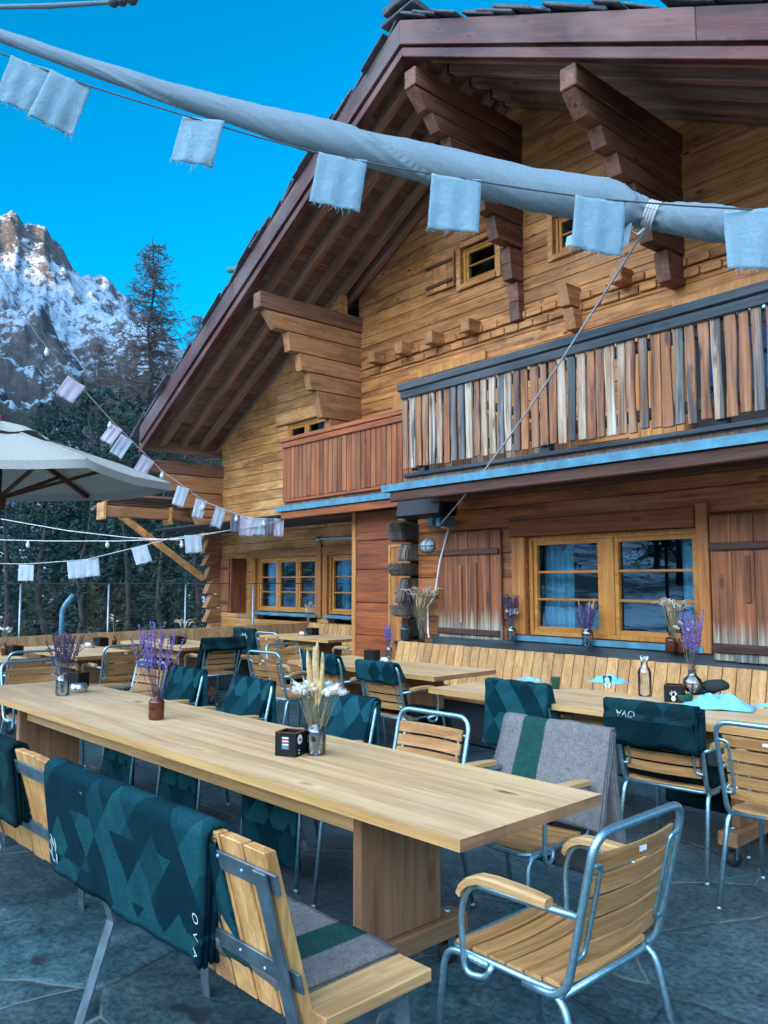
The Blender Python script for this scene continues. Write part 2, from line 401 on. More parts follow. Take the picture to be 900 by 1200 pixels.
def shutter_mat():                                    # brown boards washed pale and grey along the bottom by splashing rain
    W = NT('shutter_boards'); tc = W.n('TexCoord'); geo = W.n('NewGeometry'); rnd = geo.outputs['Random Per Island']
    off = W.n('CombineXYZ'); a = W.math('MULTIPLY', rnd, 31.0)
    for i in range(3): W.l(a, off.inputs[i])
    add = W.n('VectorMath', operation='ADD'); W.l(tc.outputs['Object'], add.inputs[0]); W.l(off.outputs[0], add.inputs[1]); v = add.outputs[0]
    n1 = W.noise(W.map(v, (12, 12, .9)), 1, 5, .6, .7); n2 = W.noise(W.map(v, (75, 75, 1.5)), 1, 3, .6); n3 = W.noise(W.map(v, (26, 26, 1.2)), 1, 4)
    c = W.ramp(n1, [(.3, (.075, .022, .010)), (.65, (.42, .125, .032))])
    sx = W.n('SeparateXYZ'); W.l(tc.outputs['Object'], sx.inputs[0])
    w = W.math('ADD', W.math('MULTIPLY', W.math('SUBTRACT', 1.20, sx.outputs[2]), 5.5), W.math('MULTIPLY', W.math('SUBTRACT', n3, .5), 2.2), True)
    c = W.mix(w, c, W.ramp(n3, [(.38, (.10, .12, .12)), (.6, (.46, .38, .26))]))
    k = W.n('TexVoronoi'); W.l(W.map(v, (5, 5, 1.9)), k.inputs['Vector']); k.inputs['Scale'].default_value = 1.0
    c = W.mix(W.ramp(k.outputs['Distance'], [(.06, .8), (.16, 0.0)]), c, (.04, .016, .01))
    c = W.mix(1.0, c, W.ramp(n2, [(.35, .5), (.6, 1.0)]), 'MULTIPLY')
    W.col(c); W.set(Roughness=.62); W.bump(n2, .4, .006); return W.m
M['shutter'] = shutter_mat()
def paving():
    W = NT('paving'); tc = W.n('TexCoord'); p = tc.outputs['Object']
    nz = W.n('TexNoise', i_Scale=.9, i_Detail=3); W.l(p, nz.inputs['Vector'])
    d = W.n('VectorMath', operation='SCALE'); d.inputs[3].default_value = .28; W.l(nz.outputs[1], d.inputs[0])
    ad = W.n('VectorMath', operation='ADD'); W.l(p, ad.inputs[0]); W.l(d.outputs[0], ad.inputs[1])
    vo = W.n('TexVoronoi', feature='DISTANCE_TO_EDGE'); vo.inputs['Scale'].default_value = 1.3; W.l(ad.outputs[0], vo.inputs['Vector'])
    vc = W.n('TexVoronoi'); vc.inputs['Scale'].default_value = 1.3; W.l(ad.outputs[0], vc.inputs['Vector'])
    n1 = W.noise(p, 5, 7, .65); n2 = W.noise(p, 60, 4); n3 = W.noise(p, .7, 3); n4 = W.noise(p, 1.7, 2)
    c = W.ramp(n1, [(.3, (.009, .034, .045)), (.5, (.024, .068, .086)), (.72, (.064, .122, .142))])
    hv = W.n('RGBToBW'); W.l(vc.outputs['Color'], hv.inputs[0])
    c = W.mix(1.0, c, W.ramp(hv.outputs[0], [(0.1, .62), (.9, 1.3)]), 'MULTIPLY')
    c = W.mix(W.ramp(n3, [(.42, 0.0), (.65, .5)]), c, (.060, .085, .085))
    n5 = W.noise(p, 34, 6, .75)
    c = W.mix(1.0, c, W.ramp(n5, [(.34, .35), (.66, 1.75)]), 'MULTIPLY')
    line = W.ramp(vo.outputs['Distance'], [(.003, 1.0), (.009, 0.0)])
    mort = W.mix(W.ramp(n4, [(.46, 0.0), (.54, 1.0)]), (.012, .016, .018), (.16, .19, .19))
    c = W.mix(W.math('MULTIPLY', line, .8), c, mort)
    spot = W.ramp(W.noise(p, 3.1, 2), [(.70, 0.0), (.73, .75)])
    c = W.mix(spot, c, (.012, .014, .016))
    W.col(c); W.set(Roughness=.55); W.b.inputs['Specular IOR Level'].default_value = .35
    h = W.math('ADD', W.math('MULTIPLY', n1, .6), W.math('MULTIPLY', W.ramp(vo.outputs['Distance'], [(0, 0.0), (.03, 1.0)]), .5))
    W.bump(W.math('ADD', h, W.math('MULTIPLY', n2, .15)), .7, .02)
    return W.m
M['paving'] = paving()
def mountain_mat():
    W = NT('mountain'); geo = W.n('NewGeometry'); p = geo.outputs['Position']
    sp = W.n('SeparateXYZ'); W.l(p, sp.inputs[0]); sn = W.n('SeparateXYZ'); W.l(geo.outputs['Normal'], sn.inputs[0])
    n1 = W.noise(p, .0035, 8, .62, .3); n2 = W.noise(p, .055, 8, .78, .2); n3 = W.noise(p, .016, 10, .74, .4)
    s = W.math('MULTIPLY', W.math('SUBTRACT', sn.outputs[2], .66), 1.5)
    for n_, a_ in ((n1, .8), (n2, 2.8), (n3, 2.2)): s = W.math('ADD', s, W.math('MULTIPLY', W.math('SUBTRACT', n_, .5), a_))
    hgt = W.n('MapRange'); W.l(sp.outputs[2], hgt.inputs[0]); hgt.inputs[1].default_value = 150; hgt.inputs[2].default_value = 800
    hgt.inputs[3].default_value = -.25; hgt.inputs[4].default_value = .50
    s = W.math('ADD', s, hgt.outputs[0])
    top = W.n('MapRange'); W.l(sp.outputs[2], top.inputs[0]); top.inputs[1].default_value = 1060; top.inputs[2].default_value = 1160; top.inputs[3].default_value = 0; top.inputs[4].default_value = -.5
    s = W.math('ADD', s, top.outputs[0])                # wind-scoured summit rocks
    snow = W.ramp(s, [(.12, 0.0), (.34, 1.0)])
    rock = W.ramp(n2, [(.3, (.040, .048, .060)), (.7, (.15, .145, .145))])
    low = W.n('MapRange'); W.l(sp.outputs[2], low.inputs[0]); low.inputs[1].default_value = 260; low.inputs[2].default_value = 520
    rock = W.mix(low.outputs[0], (.016, .030, .028), rock)
    W.col(W.mix(snow, rock, (.29, .41, .53))); W.set(Roughness=.9); W.b.inputs['Specular IOR Level'].default_value = .1  # snow dimmed and tinted blue to stand for the mountainside's shade
    W.bump(W.math('ADD', n2, n3), .8, 25)
    return W.m
M['mountain'] = mountain_mat()
def snow_ground():
    W = NT('valley_ground'); geo = W.n('NewGeometry'); p = geo.outputs['Position']
    n1 = W.noise(p, .12, 7, .65); n2 = W.noise(p, 1.3, 5, .6)
    f = W.ramp(W.math('ADD', W.math('MULTIPLY', n1, .75), W.math('MULTIPLY', n2, .3)), [(.47, 0.0), (.57, 1.0)])
    W.col(W.mix(f, (.06, .05, .035), (.75, .78, .8))); W.set(Roughness=.9); W.bump(n2, .5, .2); return W.m
M['valley'] = snow_ground()
def blanket(name, base, light, sx=.15, sy=.26, amt=.62):
    W = NT(name); uv = W.n('UVMap'); s = W.n('SeparateXYZ'); W.l(uv.outputs[0], s.inputs[0])
    a = W.math('DIVIDE', s.outputs[0], sx); b = W.math('DIVIDE', s.outputs[1], sy)
    p = W.math('FLOOR', W.math('ADD', a, b)); q = W.math('FLOOR', W.math('SUBTRACT', a, b))
    cb = W.n('CombineXYZ'); W.l(p, cb.inputs[0]); W.l(q, cb.inputs[1])
    h = W.n('CombineXYZ'); W.l(W.math('FLOOR', W.math('ADD', b, .25)), cb.inputs[2])
    wn = W.n('TexWhiteNoise', noise_dimensions='3D'); W.l(cb.outputs[0], wn.inputs['Vector'])
    tone = W.ramp(wn.outputs['Value'], [(.40, 0.0), (.42, .45), (.62, .5), (.64, 1.0)])
    tc = W.n('TexCoord'); n1 = W.noise(tc.outputs['Object'], 160, 4, .7); n2 = W.noise(tc.outputs['Object'], 9, 3)
    c = W.mix(tone, base, light)
    c = W.mix(1.0, c, W.ramp(n1, [(.3, .65), (.7, 1.25)]), 'MULTIPLY'); c = W.mix(1.0, c, W.ramp(n2, [(.3, .85), (.7, 1.12)]), 'MULTIPLY')
    W.col(c); W.set(Roughness=.95); W.b.inputs['Specular IOR Level'].default_value = .05
    W.b.inputs['Sheen Weight'].default_value = .0; W.bump(n1, .5, .004); return W.m
M['teal'] = blanket('teal_blanket', (.003, .024, .034), (.010, .064, .080), .16, .21)
M['teal_dark'] = blanket('teal_dark_blanket', (.004, .020, .025), (.007, .036, .042), .16, .22)
def grey_blanket():
    W = NT('grey_blanket'); uv = W.n('UVMap'); s = W.n('SeparateXYZ'); W.l(uv.outputs[0], s.inputs[0])
    tc = W.n('TexCoord'); n1 = W.noise(tc.outputs['Object'], 140, 4, .7); n2 = W.noise(tc.outputs['Object'], 30, 4)
    st = W.ramp(s.outputs[0], [(.10, 0.0), (.103, 1.0), (.235, 1.0), (.238, 0.0)])
    c = W.mix(st, (.155, .150, .145), (.010, .055, .045))
    c = W.mix(1.0, c, W.ramp(n1, [(.3, .6), (.7, 1.35)]), 'MULTIPLY'); c = W.mix(1.0, c, W.ramp(n2, [(.3, .85), (.7, 1.15)]), 'MULTIPLY')
    W.col(c); W.set(Roughness=.95); W.b.inputs['Specular IOR Level'].default_value = .15; W.b.inputs['Sheen Weight'].default_value = .0
    W.bump(n1, .6, .004); return W.m
M['greyb'] = grey_blanket()
def cloth_mat(name, c, tr=.35, bs=.6):
    W = NT(name); tc = W.n('TexCoord'); n1 = W.noise(tc.outputs['Object'], 55, 4, .7); n2 = W.noise(W.map(tc.outputs['Object'], (14, 14, 40)), 1, 3)
    cc = W.mix(W.ramp(n1, [(.3, 0.0), (.7, 1.0)]), tuple(q * .82 for q in c), c)
    W.col(cc); W.set(Roughness=.95); W.b.inputs['Specular IOR Level'].default_value = .1
    W.bump(W.math('ADD', n1, n2), bs, .008)
    t = W.n('BsdfTranslucent'); W.l(cc, t.inputs[0]); m = W.n('MixShader'); m.inputs[0].default_value = tr
    W.l(W.b.outputs[0], m.inputs[1]); W.l(t.outputs[0], m.inputs[2])
    o = [x for x in W.t.nodes if x.type == 'OUTPUT_MATERIAL'][0]; W.l(m.outputs[0], o.inputs['Surface']); return W.m
M['cloth'] = cloth_mat('cloth', (.31, .48, .56)); M['cloth_small'] = cloth_mat('cloth_small', (.62, .70, .76)); M['cloth_pink'] = cloth_mat('cloth_pink', (.64, .60, .68)); M['cloth_grey'] = cloth_mat('cloth_grey', (.22, .22, .27))
M['canopy'] = cloth_mat('canopy', (.40, .40, .36), .05, .15); M['furl'] = cloth_mat('furl', (.18, .25, .29), .04, .12)
# ================================================================== SETTING
# terrace
mb = MB(); mb.add([(-11.6, -9, 0), (9, -9, 0), (9, 8.6, 0), (-11.6, 8.6, 0)], [(0, 1, 2, 3)])
tag(mb.build('terrace_paving', M['paving']), kind='structure')
# valley and mountains: polar height field round the terrace
SKY_E = [(100, 9), (130, 8), (140, 9), (149, 12.5), (152, 14.4), (154, 15.9), (155.5, 17.0), (157, 18.2), (158.1, 19.1), (159.4, 19.8), (160.6, 20.2), (161.4, 20.9), (162.1, 21.5), (162.8, 22.0), (163.3, 22.4),
         (163.8, 22.2), (164.5, 22.3), (165.0, 22.8), (165.4, 22.8), (166, 22.3), (168, 22), (172, 19.5), (180, 18), (195, 17), (215, 18.5), (235, 17.6), (255, 17.6), (300, 17.6), (330, 17.6), (350, 15), (380, 12), (420, 9), (460, 9)]
def interp(T, x):
    for (a, b), (c, d) in zip(T, T[1:]):
        if a <= x <= c: q = (x - a) / (c - a); q = q * q * (3 - 2 * q) * .5 + q * .5; return b + (d - b) * q
    return T[-1][1]
def fract(x, y, sc, oct=5):
    v = 0; a = 1; t = 0
    for i in range(oct):
        n_ = noise.noise(Vector((x * sc, y * sc, 3.7 + i))); v += a * (1 - 2 * abs(n_)); t += a; a *= .5; sc *= 2.03
    return v / t
def terr(r, az):
    k = az if az >= 100 else az + 360
    q = max(0, min(1, (r - 14) / 14)); q = q * q * (3 - 2 * q); w_ = max(0, min(1, (k - 132) / 10)) * max(0, min(1, (215 - k) / 15))
    z0 = -.35 - 6 * q * w_
    if r < 35: return z0
    Rk = 3000 if 125 <= k <= 200 else (8000 if k > 225 else 3000 + (k - 200) / 25 * 5000)
    if k < 125: Rk = 8000 - (k - 100) / 25 * 5000
    e = math.tan(R(interp(SKY_E, k)))
    t = min(1, (r - 35) / (Rk - 35)); x, y = r * math.cos(R(az)), r * math.sin(R(az))
    if Rk < 4000:                                     # gullies wander down the face: the skyline fades into smooth slopes below
        e0 = math.tan(R(17.5)) if 135 < k < 200 else e
        e = e0 + (e - e0) * max(0, min(1, (t - .45) / .55)) if e > e0 else e
        z = Rk * e * (.30 * t + .70 * t ** 2.3)
        f1 = fract(x, y, 1 / 700); f2 = fract(x + 900, y, 1 / 210, 5); f3 = fract(x, y + 500, 1 / 60, 3)
        k_ = min(t * 1.6, 1) * (1 - .60 * t ** 4)
        z += (f1 - .52) * 330 * k_ + (f2 - .45) * 110 * k_ + (f3 - .3) * 26 * min(t * 1.4, 1)
    else:
        z = Rk * e * (.55 * t + .45 * t * t)
        z += (fract(x, y, 1 / 900, 4) - .4) * 60 * min(r / 2000, 1) * (1 if r < 6500 else max(0, (8000 - r) / 1500))
    if r > Rk: z = Rk * e - (r - Rk) * .5
    return z0 + max(0, z)
def polar(name, az0, az1, n, rl, m):
    mb = MB()
    def P(i, j):
        az = az0 + (az1 - az0) * i / n; r = rl[j]
        return (r * math.cos(R(az)), r * math.sin(R(az)), terr(r, az))
    mb.grid(P, n, len(rl) - 1, smooth=True); return mb.build(name, m)
rl = [120 + 2880 * (k / 240) ** 1.15 for k in range(241)] + [3020, 3060, 3120, 3300, 3600]
tag(polar('snowy_mountain', 146, 172, 300, rl, M['mountain']), kind='structure')
rl2 = [115, 140, 180, 240, 320, 450, 600, 800, 1100, 1500, 2000, 2600, 3000, 3300, 4000, 5000, 6000, 7000, 7600, 8000, 8400, 9500]
tag(polar('far_mountains', 171.8, 506.2, 167, rl2, M['mountain']), kind='structure')
rl3 = [13.5, 18, 24, 30, 36, 44, 54, 66, 80, 98, 122]
tag(polar('valley_ground', 0, 360, 120, rl3, M['valley']), kind='structure')
mb = MB(); mb.lathe([(.01, -.4), (14.5, -.36)], n=48); tag(mb.build('ground_under_terrace', M['valley']), kind='structure')

# ================================================================== CHALET
YA, YL, YU, YV = 6.35, 8.0, 8.4, 6.35            # ground-floor front, left wall, upper wall, verge of the roof
RX, RZ, PIT = -7.12, 8.52, .532                  # ridge (top of the roof) and slope
XL, XR = -14.56, .35                             # side walls
ch = empty('chalet', (-7.1, 6.35, 0))
tag(ch, 'large old wooden chalet of stacked logs with two balconies and wide overhanging stone-slate roof', 'house')
CHI = Matrix.Translation((7.1, -6.35, 0))
def part(mb, name, m, parent=None, bevel=0, label=None, seg=1):
    """house parts are modelled in place; the parent's own offset is taken out again"""
    o = mb.build(name, m, None, bevel, label, seg); o.parent = parent or ch
    if not parent: o.matrix_parent_inverse = CHI
    return o
def roof_z(x, drop=0): return RZ - abs(x - RX) * PIT - drop
def logs(mb, x0, x1, yf, z0, z1, h=.2, th=.14, holes=(), roof=None, j=.006, endj=0, maxlen=99):
    z = z0
    while z < z1 - .01:
        zt = min(z + h * random.uniform(.9, 1.1), z1)
        if z1 - zt < .06: zt = z1
        segs = [(x0, x1)]
        if roof is not None:                          # logs under the gable are cut to the slope of the roof
            w = (RZ - roof - z) / PIT; w2 = max(.02, (RZ - roof - zt) / PIT)
            segs = [(max(x0, RX - w), min(x1, RX + w))]
            if segs[0][1] - segs[0][0] < .1: z = zt; continue
        for hx0, hx1, hz0, hz1 in holes:
            if hz1 > z + .02 and hz0 < zt - .02:
                ns = []
                for a, b in segs:
                    if hx1 <= a or hx0 >= b: ns.append((a, b)); continue
                    if hx0 - a > .03: ns.append((a, hx0))
                    if b - hx1 > .03: ns.append((hx1, b))
                segs = ns
        for a, b in segs:
            if b - a < .02: continue
            q = random.uniform(-j, j)
            cuts = [a]
            while b - cuts[-1] > maxlen: cuts.append(cuts[-1] + maxlen * random.uniform(.6, 1))
            cuts.append(b)
            for c0, c1 in zip(cuts, cuts[1:]):
                t0, t1 = (c0, c1) if roof is None else (max(c0, RX - w2), min(c1, RX + w2))
                if t1 <= t0: t0 = t1 = (c0 + c1) / 2
                if roof is None: mb.box(c0, c1, yf + q, yf + th, z, zt - .004)
                else: mb.prism([(c0, z), (c1, z), (max(t1, t0 + .01), zt - .004), (t0, zt - .004)], 'y', yf + q, yf + th)
        z = zt
    return mb
# ---- walls
WA = (-5.27, -3.42, .99, 1.97)                   # big window opening
mb = MB(); logs(mb, -6.88, XR, YA, 0, 2.62, .235, .16, [WA])
part(mb, 'front_wall', M['log_lower'], bevel=.010)
W1 = (-13.12, -11.19, 1.0, 1.97); W2 = (-10.87, -8.9, 1.0, 1.97); W3 = (-12.15, -10.94, 3.55, 4.37)
mb = MB(); logs(mb, XL, -8.3, YL, 0, 2.52, .175, .16, [W1, W2])
logs(mb, XL, -10.57, YL, 2.52, 6.4, .175, .16, [W3], roof=.145)
part(mb, 'left_wall', M['log_left'], bevel=.010)
D1 = (-8.93, -7.72, 2.55, 4.68); D2 = (-4.62, -2.55, 2.55, 4.62); A1 = (-8.12, -7.42, 5.92, 6.48); A2 = (-6.42, -5.78, 5.84, 6.36)
mb = MB(); logs(mb, -10.58, XR, YU, 2.5, 8.3, .185, .16, [D1, D2, A1, A2], roof=.145)
part(mb, 'upper_wall', M['log_upper'], bevel=.010)
mb = MB()                                        # flanks and back of the house
logs_side = [(XL, YL), (XR, YA)]
for x, y0 in logs_side:
    z = 0
    while z < 4.3: mb.box(x - .08, x + .08, y0 + .17, 16, z, z + .196); z += .2
mb.box(XL, XR, 15.9, 16, 0, 4.3); mb.prism([(XL, 4.3), (XR, 4.3), (RX, 8.1)], 'y', 15.9, 16.0)
part(mb, 'side_wall', M['log_y'], bevel=.008)
mb = MB()                                        # rooms behind the windows
mb.box(-7.0, XR - .1, 8.1, 8.2, 0, 2.5); mb.box(XL + .1, -8.3, 10.2, 10.3, 0, 6.0); mb.box(-10.4, XR - .1, 10.6, 10.7, 2.5, 7)
mb.box(XL + .1, XR - .1, 6.55, 10.6, 2.505, 2.53); mb.box(XL + .1, XR - .1, 6.55, 15.8, -.02, .0)
part(mb, 'room_wall', M['dark_int'])
# ---- dentil course and beam ends
mb = MB()
for zz, sh in ((4.96, 0), (5.10, .12)):
    x = -10.5 + sh
    while x < XR:
        w = random.uniform(.24, .30); mb.box(x, x + w - .018, YU - .035, YU + .02, zz + random.uniform(0, .012), zz + .105); x += w
part(mb, 'dentil_course', M['log_upper'], bevel=.008)
for x in (-9.93, -9.27, -8.58, -7.82, -5.33, -3.4, -2.6):
    mb = MB(); mb.box(x - .085, x + .085, YU - .26, YU + .02, 5.09, 5.28); part(mb, 'beam_end', M['log_y'], bevel=.012)
# ---- corbelled brackets carrying the purlins: profiles measured in the plane of each bracket
def corbel(x, w, prof, name='corbel', yback=YU, m='log_y'):
    # stacked logs, each reaching a little further out than the one below, their noses cut on the slant
    mb = MB()
    for (yt, zt), (yb, zb) in prof:
        n = max(1, round((zt - zb) / .28)); 
        for i in range(n):
            a = i / n; b = (i + 1) / n
            y0 = yt + (yb - yt) * a; y1 = yt + (yb - yt) * b; q = random.uniform(-.003, .003)
            z_0 = zt + (zb - zt) * a; z_1 = zt + (zb - zt) * b + .005
            mb.prism([(y0, z_0), (y1, z_1), (yback + .05, z_1), (yback + .05, z_0)], 'x', x - w / 2 + q, x + w / 2 + q)
    return part(mb, name, M[m], bevel=.005)
corbel(-10.58, .16, [((6.48, 5.76), (6.68, 5.50)), ((6.90, 5.49), (6.95, 5.19)), ((7.12, 5.18), (7.18, 4.91)), ((7.31, 4.90), (7.38, 4.63)), ((7.48, 4.62), (7.60, 4.20)), ((7.74, 4.19), (7.80, 3.0))])
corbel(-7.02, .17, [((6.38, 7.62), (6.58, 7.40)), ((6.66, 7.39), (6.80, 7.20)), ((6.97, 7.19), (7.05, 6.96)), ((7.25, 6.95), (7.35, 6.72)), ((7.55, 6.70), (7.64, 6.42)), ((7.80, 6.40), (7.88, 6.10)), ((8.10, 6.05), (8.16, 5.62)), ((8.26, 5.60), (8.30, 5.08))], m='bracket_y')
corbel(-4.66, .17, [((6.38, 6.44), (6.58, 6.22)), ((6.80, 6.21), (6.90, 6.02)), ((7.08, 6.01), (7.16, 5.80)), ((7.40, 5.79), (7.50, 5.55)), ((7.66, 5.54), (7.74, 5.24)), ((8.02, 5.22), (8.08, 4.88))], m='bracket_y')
corbel(XL, .17, [((6.70, 3.62), (6.90, 3.30)), ((7.02, 3.28), (7.12, 2.98)), ((7.34, 2.96), (7.40, 2.82))])
corbel(XL, .17, [((7.40, 2.81), (7.50, 2.62)), ((7.66, 2.61), (7.58, 2.38)), ((7.70, 2.37), (7.60, 2.10)), ((7.74, 2.09), (7.60, 1.85)), ((7.76, 1.84), (7.64, 1.58)), ((7.78, 1.57), (7.66, 1.30)), ((7.80, 1.29), (7.66, 1.02)), ((7.78, 1.01), (7.66, .74)), ((7.8, .73), (7.7, .4)), ((7.8, .39), (7.7, 0))], 'log_end_corner', YL)
corbel(-6.08, .16, [((8.08, 5.27), (8.16, 5.0)), ((8.2, 4.98), (8.28, 4.72))], 'bracket')
# ---- purlins
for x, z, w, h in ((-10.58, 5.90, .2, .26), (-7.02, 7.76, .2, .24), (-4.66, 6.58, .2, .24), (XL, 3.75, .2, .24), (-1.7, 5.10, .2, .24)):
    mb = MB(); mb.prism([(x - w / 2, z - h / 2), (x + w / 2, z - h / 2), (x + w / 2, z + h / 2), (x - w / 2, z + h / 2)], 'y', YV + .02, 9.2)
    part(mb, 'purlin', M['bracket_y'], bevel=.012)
# ---- roof
rf = None
EL, ER = -14.78, .55                             # eaves
def slope_box(mb, xa, xb, y0, y1, d0, d1):       # a board lying in the roof slope between xa and xb, d = depth under the roof surface
    mb.add([(x, y, roof_z(x, d)) for x in (xa, xb) for y in (y0, y1) for d in (d1, d0)],
           [(0, 1, 3, 2), (4, 6, 7, 5), (0, 4, 5, 1), (2, 3, 7, 6), (0, 2, 6, 4), (1, 5, 7, 3)])
mb = MB()
for side in (-1, 1):
    x = RX; end = EL if side < 0 else ER
    while (x - end) * side < -.02:
        x2 = x + side * min(.165, abs(end - x)); y = YV + .02
        while y < 16:
            y2 = min(16, y + random.uniform(2.5, 4.5)); slope_box(mb, min(x, x2) + .003, max(x, x2) - .003, y, y2 - .004, .10, .15); y = y2
        x = x2
roof = part(mb, 'roof', M['roof_y'], label=None)
mb = MB()                                         # stone covering
for side in (-1, 1):
    end = EL - .1 if side < 0 else ER + .1
    slope_box(mb, min(RX, end), max(RX, end), YV + .25, 16.1, .0, .097)
    d = 0; tot = abs(end - RX)
    while d < tot:                                # overlapping, chipped slabs along the verge
        for row in range(3):
            l = random.uniform(.34, .62); y0 = YV - random.uniform(.05, .13) + row * .42; wy = random.uniform(.42, .55)
            xa = RX + side * (d + random.uniform(-.08, .08)); xb = xa + side * l
            t = random.uniform(.028, .05); lift = .015 + .035 * random.random()
            pts = []
            for (x, y, u) in ((xa, y0, lift + .05), (xb, y0 + random.uniform(-.05, .05), lift), (xb + side * random.uniform(-.06, .06), y0 + wy, lift), (xa, y0 + wy, lift + .05)):
                pts.append((x, y, roof_z(x) + u))
            vs = [(p[0], p[1], p[2]) for p in pts] + [(p[0], p[1], p[2] + t) for p in pts]
            mb.add(vs, [(3, 2, 1, 0), (4, 5, 6, 7), (0, 1, 5, 4), (1, 2, 6, 5), (2, 3, 7, 6), (3, 0, 4, 7)])
        d += random.uniform(.24, .38)
for k in range(9):                                # ridge stones
    y = YV - .1 + k * .5
    mb.box(RX - .34, RX + .30, y, y + .5, RZ + .07 + .02 * random.random(), RZ + .15 + .02 * random.random(), .03)
mb.box(RX - .22, RX + .2, YV - .12, YV + .4, RZ + .17, RZ + .24, .03); mb.box(RX - .15, RX + .16, YV - .08, YV + .3, RZ + .245, RZ + .31, .03)
part(mb, 'slates', M['slate'], roof, bevel=.008)
for side in (-1, 1):
    end = EL if side < 0 else ER
    mb = MB()
    d = 0; tot = abs(end - RX)
    while d < tot - .1:
        l = min(tot - d, random.uniform(3.2, 4.2)); xa = RX + side * d; xb = RX + side * (d + l - .004)
        slope_box(mb, min(xa, xb), max(xa, xb), YV - .055, YV, -.02, .30); d += l
    part(mb, 'bargeboard', M['fascia_dark' if side < 0 else 'fascia'], roof, bevel=.006)
    mb = MB(); slope_box(mb, min(RX, end), max(RX, end), YV - .02, YV + .10, .325, .45)
    part(mb, 'verge_rafter', M['fascia'], roof, bevel=.008)
    for y in (6.78, 7.20, 7.62, 8.04, 8.30):
        mb = MB(); slope_box(mb, min(RX, end) + .02, max(RX, end) - .02, y - .06, y + .06, .152, .31)
        part(mb, 'rafter', M['roof_x'], roof, bevel=.008)
mb = MB(); mb.box(EL - .02, EL + .06, YV, 16, roof_z(EL, .36), roof_z(EL, .0)); part(mb, 'eave_board', M['roof_y'], roof, bevel=.006)
mb = MB(); p = at_y(278, 316, YV + .2); mb.tube([(p.x + .5, YV + .25, p.z - .12), (p.x - .1, YV + .1, p.z)], .055, 10); part(mb, 'vent_pipe', M['copper'], roof)
# side canopy by the left corner: short purlin, strut and a plank lid
mb = MB(); mb.prism([(XL - .45, 2.76), (XL - .25, 2.76), (XL - .25, 2.96), (XL - .45, 2.96)], 'y', 5.72, 8.0)
cp = part(mb, 'side_canopy', M['log_y'], bevel=.012)
mb = MB()
for k in range(7): mb.box(XL - 1.5 + k * .2, XL - 1.305 + k * .2, 5.9, 9.5, 2.97 + k * .03, 3.01 + k * .03)
part(mb, 'canopy_plank', M['roof_y'], cp)
mb = MB(); mb.bar((XL - .35, 6.05, 2.80), (XL - .12, 7.72, 1.60), .11, .12); part(mb, 'strut', M['log_left'], cp, bevel=.01)
mb = MB(); mb.box(XL - .52, XL - .18, 5.66, 5.715, 2.70, 3.02); part(mb, 'end_board', M['log_left'], cp, bevel=.006)
mb = MB(); mb.box(XL - .52, XL - .18, 7.0, 7.05, 2.66, 3.0); part(mb, 'end_board', M['log_left'], cp, bevel=.006)

# ---- windows
def sash_window(name, x0, x1, z0, z1, y, sashes, rows, depth=.10, curtain=(), fr=.045, post=.07, curtain_m=None):
    """frame set back in the opening; each sash has its own bars and panes"""
    fm = MB(); yb = y + depth
    fm.box(x0, x0 + fr, yb - .05, yb + .03, z0, z1); fm.box(x1 - fr, x1, yb - .05, yb + .03, z0, z1)
    fm.box(x0 + fr, x1 - fr, yb - .048, yb + .03, z1 - fr, z1); fm.box(x0 + fr, x1 - fr, yb - .048, yb + .03, z0, z0 + fr)
    w = part(fm, name, M['sash_z'], bevel=.004)
    n = len(sashes)
    for i, (a, b) in enumerate(sashes):
        sm = MB(); e = .042; yy = yb - .035
        sm.box(a, a + e, yy, yb + .02, z0 + fr, z1 - fr); sm.box(b - e, b, yy, yb + .02, z0 + fr, z1 - fr)
        sm.box(a + e, b - e, yy + .002, yb + .02, z1 - fr - e, z1 - fr); sm.box(a + e, b - e, yy + .002, yb + .02, z0 + fr, z0 + fr + e)
        for k in range(1, rows):
            zz = z0 + fr + e + (z1 - z0 - 2 * fr - 2 * e) * k / rows
            sm.box(a + e, b - e, yy + .006, yb + .012, zz - .012, zz + .012)
        part(sm, 'sash', M['sash_x'], w, bevel=.003)
        pm = MB(); pm.add([(a + e, yb + .004, z0 + fr + e), (b - e, yb + .004, z0 + fr + e), (b - e, yb + .004, z1 - fr - e), (a + e, yb + .004, z1 - fr - e)], [(0, 1, 2, 3)])
        part(pm, 'pane', M['pane'], w)
    for i in range(n - 1):
        c0, c1 = sashes[i][1], sashes[i + 1][0]
        if c1 - c0 > .02:
            pm = MB(); pm.box(c0 + .002, c1 - .002, yb - .045, yb + .03, z0 + fr, z1 - fr); part(pm, 'mullion', M['sash_z'], w, bevel=.004)
    for a, b in curtain:
        cm = MB(); ns = 40
        def P(i, j):
            t = i / ns; x = a + (b - a) * t
            return (x + .01 * math.sin(j * .9), yb + .16 + .022 * math.sin(t * (b - a) * 95) + .01 * math.sin(t * 17), z0 - .1 + (z1 - z0 + .15) * j / 4)
        cm.grid(P, ns, 4); part(cm, 'curtain', M['curtain'], w)
    return w
w = sash_window('window', *WA[:2], WA[2], WA[3], YA, [(-5.22, -4.42), (-4.28, -3.47)], 3, .09, [(-5.24, -4.86), (-3.72, -3.43)])
mb = MB(); mb.box(-5.42, -3.38, YA - .07, YA + .02, .93, .985); part(mb, 'window_sill', M['zinc'], w, bevel=.006)
mb = MB(); mb.box(-6.6, -2.2, YA - .05, YA + .01, .82, .925); part(mb, 'ledge', M['weath_x'], w, bevel=.008)
mb = MB(); mb.box(-5.46, -3.435, YA - .045, YA + .02, 1.972, 2.145); part(mb, 'lintel', M['red_x'], w, bevel=.008)
